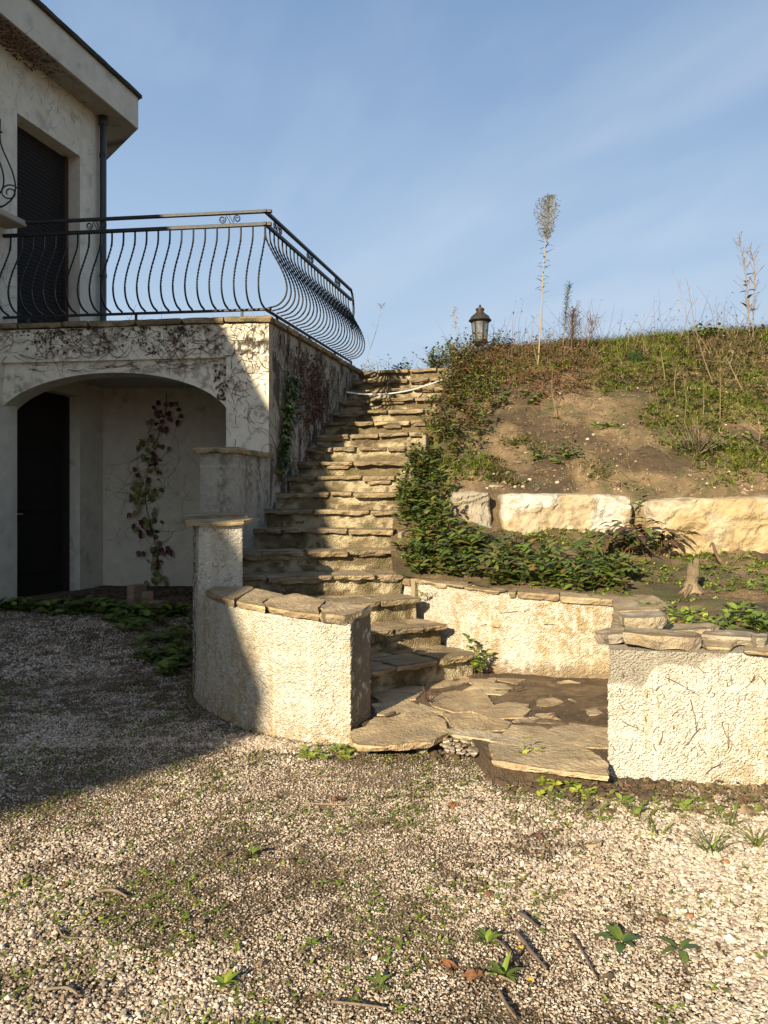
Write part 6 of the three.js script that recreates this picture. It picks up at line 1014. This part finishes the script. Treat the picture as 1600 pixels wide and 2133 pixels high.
  { const t = thing('pebble_heap', 'heap of white broken pebbles between the two front paving slabs', 'pebbles', onYard(955, 1560)); for (let k = 0; k < 60; k++) { const p = V(...onLevel(912 + r() * 100, 1530 + r() * 46, .055), .05), s = .02 + r() * .03, poly = []; for (let i = 0; i < 7; i++) poly.push([p.x + Math.cos(i / 7 * 6.283) * s * (.7 + .5 * r()) / 2, -p.z + Math.sin(i / 7 * 6.283) * s * (.7 + .5 * r()) / 2]); const tl = (r() - .5) * .6; meshOf(slab(poly, (X) => p.y + .012 + s * .4 + (X - p.x) * tl, s * .6, 720 + k, pick([[.54, .45, .33], [.46, .37, .26], [.60, .53, .42]], r), { jit: s * .1, step: s * .35, bev: s * 14, rough: .002, moss: 0, sm: 0 }), M.stone, 'pebble', t); } }
  const nut = (x, y, a, label) => { const p = onYard(x, y); p.y += .009; const t = thing('acorn', label, 'acorn', p), D = new THREE.Vector3(Math.cos(a), 0, Math.sin(a)), q = []; for (let i = 0; i <= 10; i++) q.push(p.clone().addScaledVector(D, (i / 10 - .5) * .03)); new MB().tube(q, (u) => .0095 * Math.sqrt(Math.max(.02, 1 - Math.pow(2 * u - 1, 4))), 10, [.30, .13, .045]).build('shell', M.plastic, t); new MB().tube(q.slice(0, 3).map((w) => w.clone().addScaledVector(D, -.002)), (u) => .008 + .003 * u, 10, [.20, .14, .08]).build('cup', M.dry, t); };
  nut(1512, 1800, .2, 'brown acorn on white gravel near the right edge'); nut(1437, 1913, .1, 'glossy acorn lying left of the other, nearer the camera');
  for (const [x, y, c, lab] of [[945, 1678, [.30, .12, .03], 'orange dead leaf on dark soil in the middle of the yard'], [1115, 1745, [.17, .08, .05], 'brown dead leaf left of the fist-sized stone'], [922, 2018, [.24, .10, .04], 'orange brown dead leaf at the lower centre'], [995, 2040, [.20, .09, .04], 'upright curled brown leaf beside the dark green weed'], [1370, 1925, [.20, .12, .07], 'brown oak leaf between the two acorns and the rosettes'], [700, 1670, [.19, .08, .04], 'curled russet leaf above the thin pale twig'], [1560, 1690, [.30, .22, .14], 'large pale crumpled leaf against the planter wall at the right'], [1148, 1494, [.22, .12, .07], 'curled brown leaf on the mud of the landing']]) { const p = y < 1500 ? V(...onLevel(x, y, .125), .125) : onYard(x, y); p.y += .014; const big = x === 1560 ? 1.8 : 1, q = new MB(), a0 = r() * 6.28; for (const [a, w] of [[0, 1], [.6, .75], [-.6, .75], [3.1, .4]]) q.leaf(p, dirOf(a0 + a, .15), dirOf(r() * 6.28, 1.1), .05 * w * big, .026 * big, vary(c, r), { curl: .5, fold: .6 }); tag(q.build('dead_leaf', M.dry), lab, 'leaf'); }
  // debris on the paving and steps
  const sc = (px, py, h, L, a, rad, label) => { const [x, d] = onLevel(px, py, h), q = [V(x, d, h + rad), V(x + Math.cos(a) * L / 2, d + Math.sin(a) * L / 2, h + rad + .006), V(x + Math.cos(a + .2) * L, d + Math.sin(a + .2) * L, h + rad)]; tag(new MB().tube(q, rad, 6, (u, p) => mul3([.13, .085, .055], .7 + .6 * vn(p.x * 50, p.y * 50, p.z * 50))).build('stick', M.dry), label, 'stick'); };
  sc(1072, 1438, .115, .1, .5, .008, 'broken dark stick on the mud of the landing'); sc(1030, 1438, .115, .13, -.1, .004, 'thin twig beside the broken stick on the landing'); sc(803, 1494, .115, .09, .6, .011, 'piece of bark on the landing beside the end of the curved wall');
  { const p = V(...onLevel(893, 1462, .115), .115), t = thing('dead_plant', 'small withered brown plant on the paving', 'plant', p), q = new MB(); for (let k = 0; k < 22; k++) { const D = dirOf(r() * 6.28, .3 + r()), L = .05 + r() * .09; q.tube([p, p.clone().addScaledVector(D, L * .6), p.clone().addScaledVector(D, L).add(new THREE.Vector3(0, -.01, 0))], .002, 3, vary([.11, .06, .04], r), { cap: false }); } q.build('stems', M.dry, t); }
}
renderer.render(scene, camera);
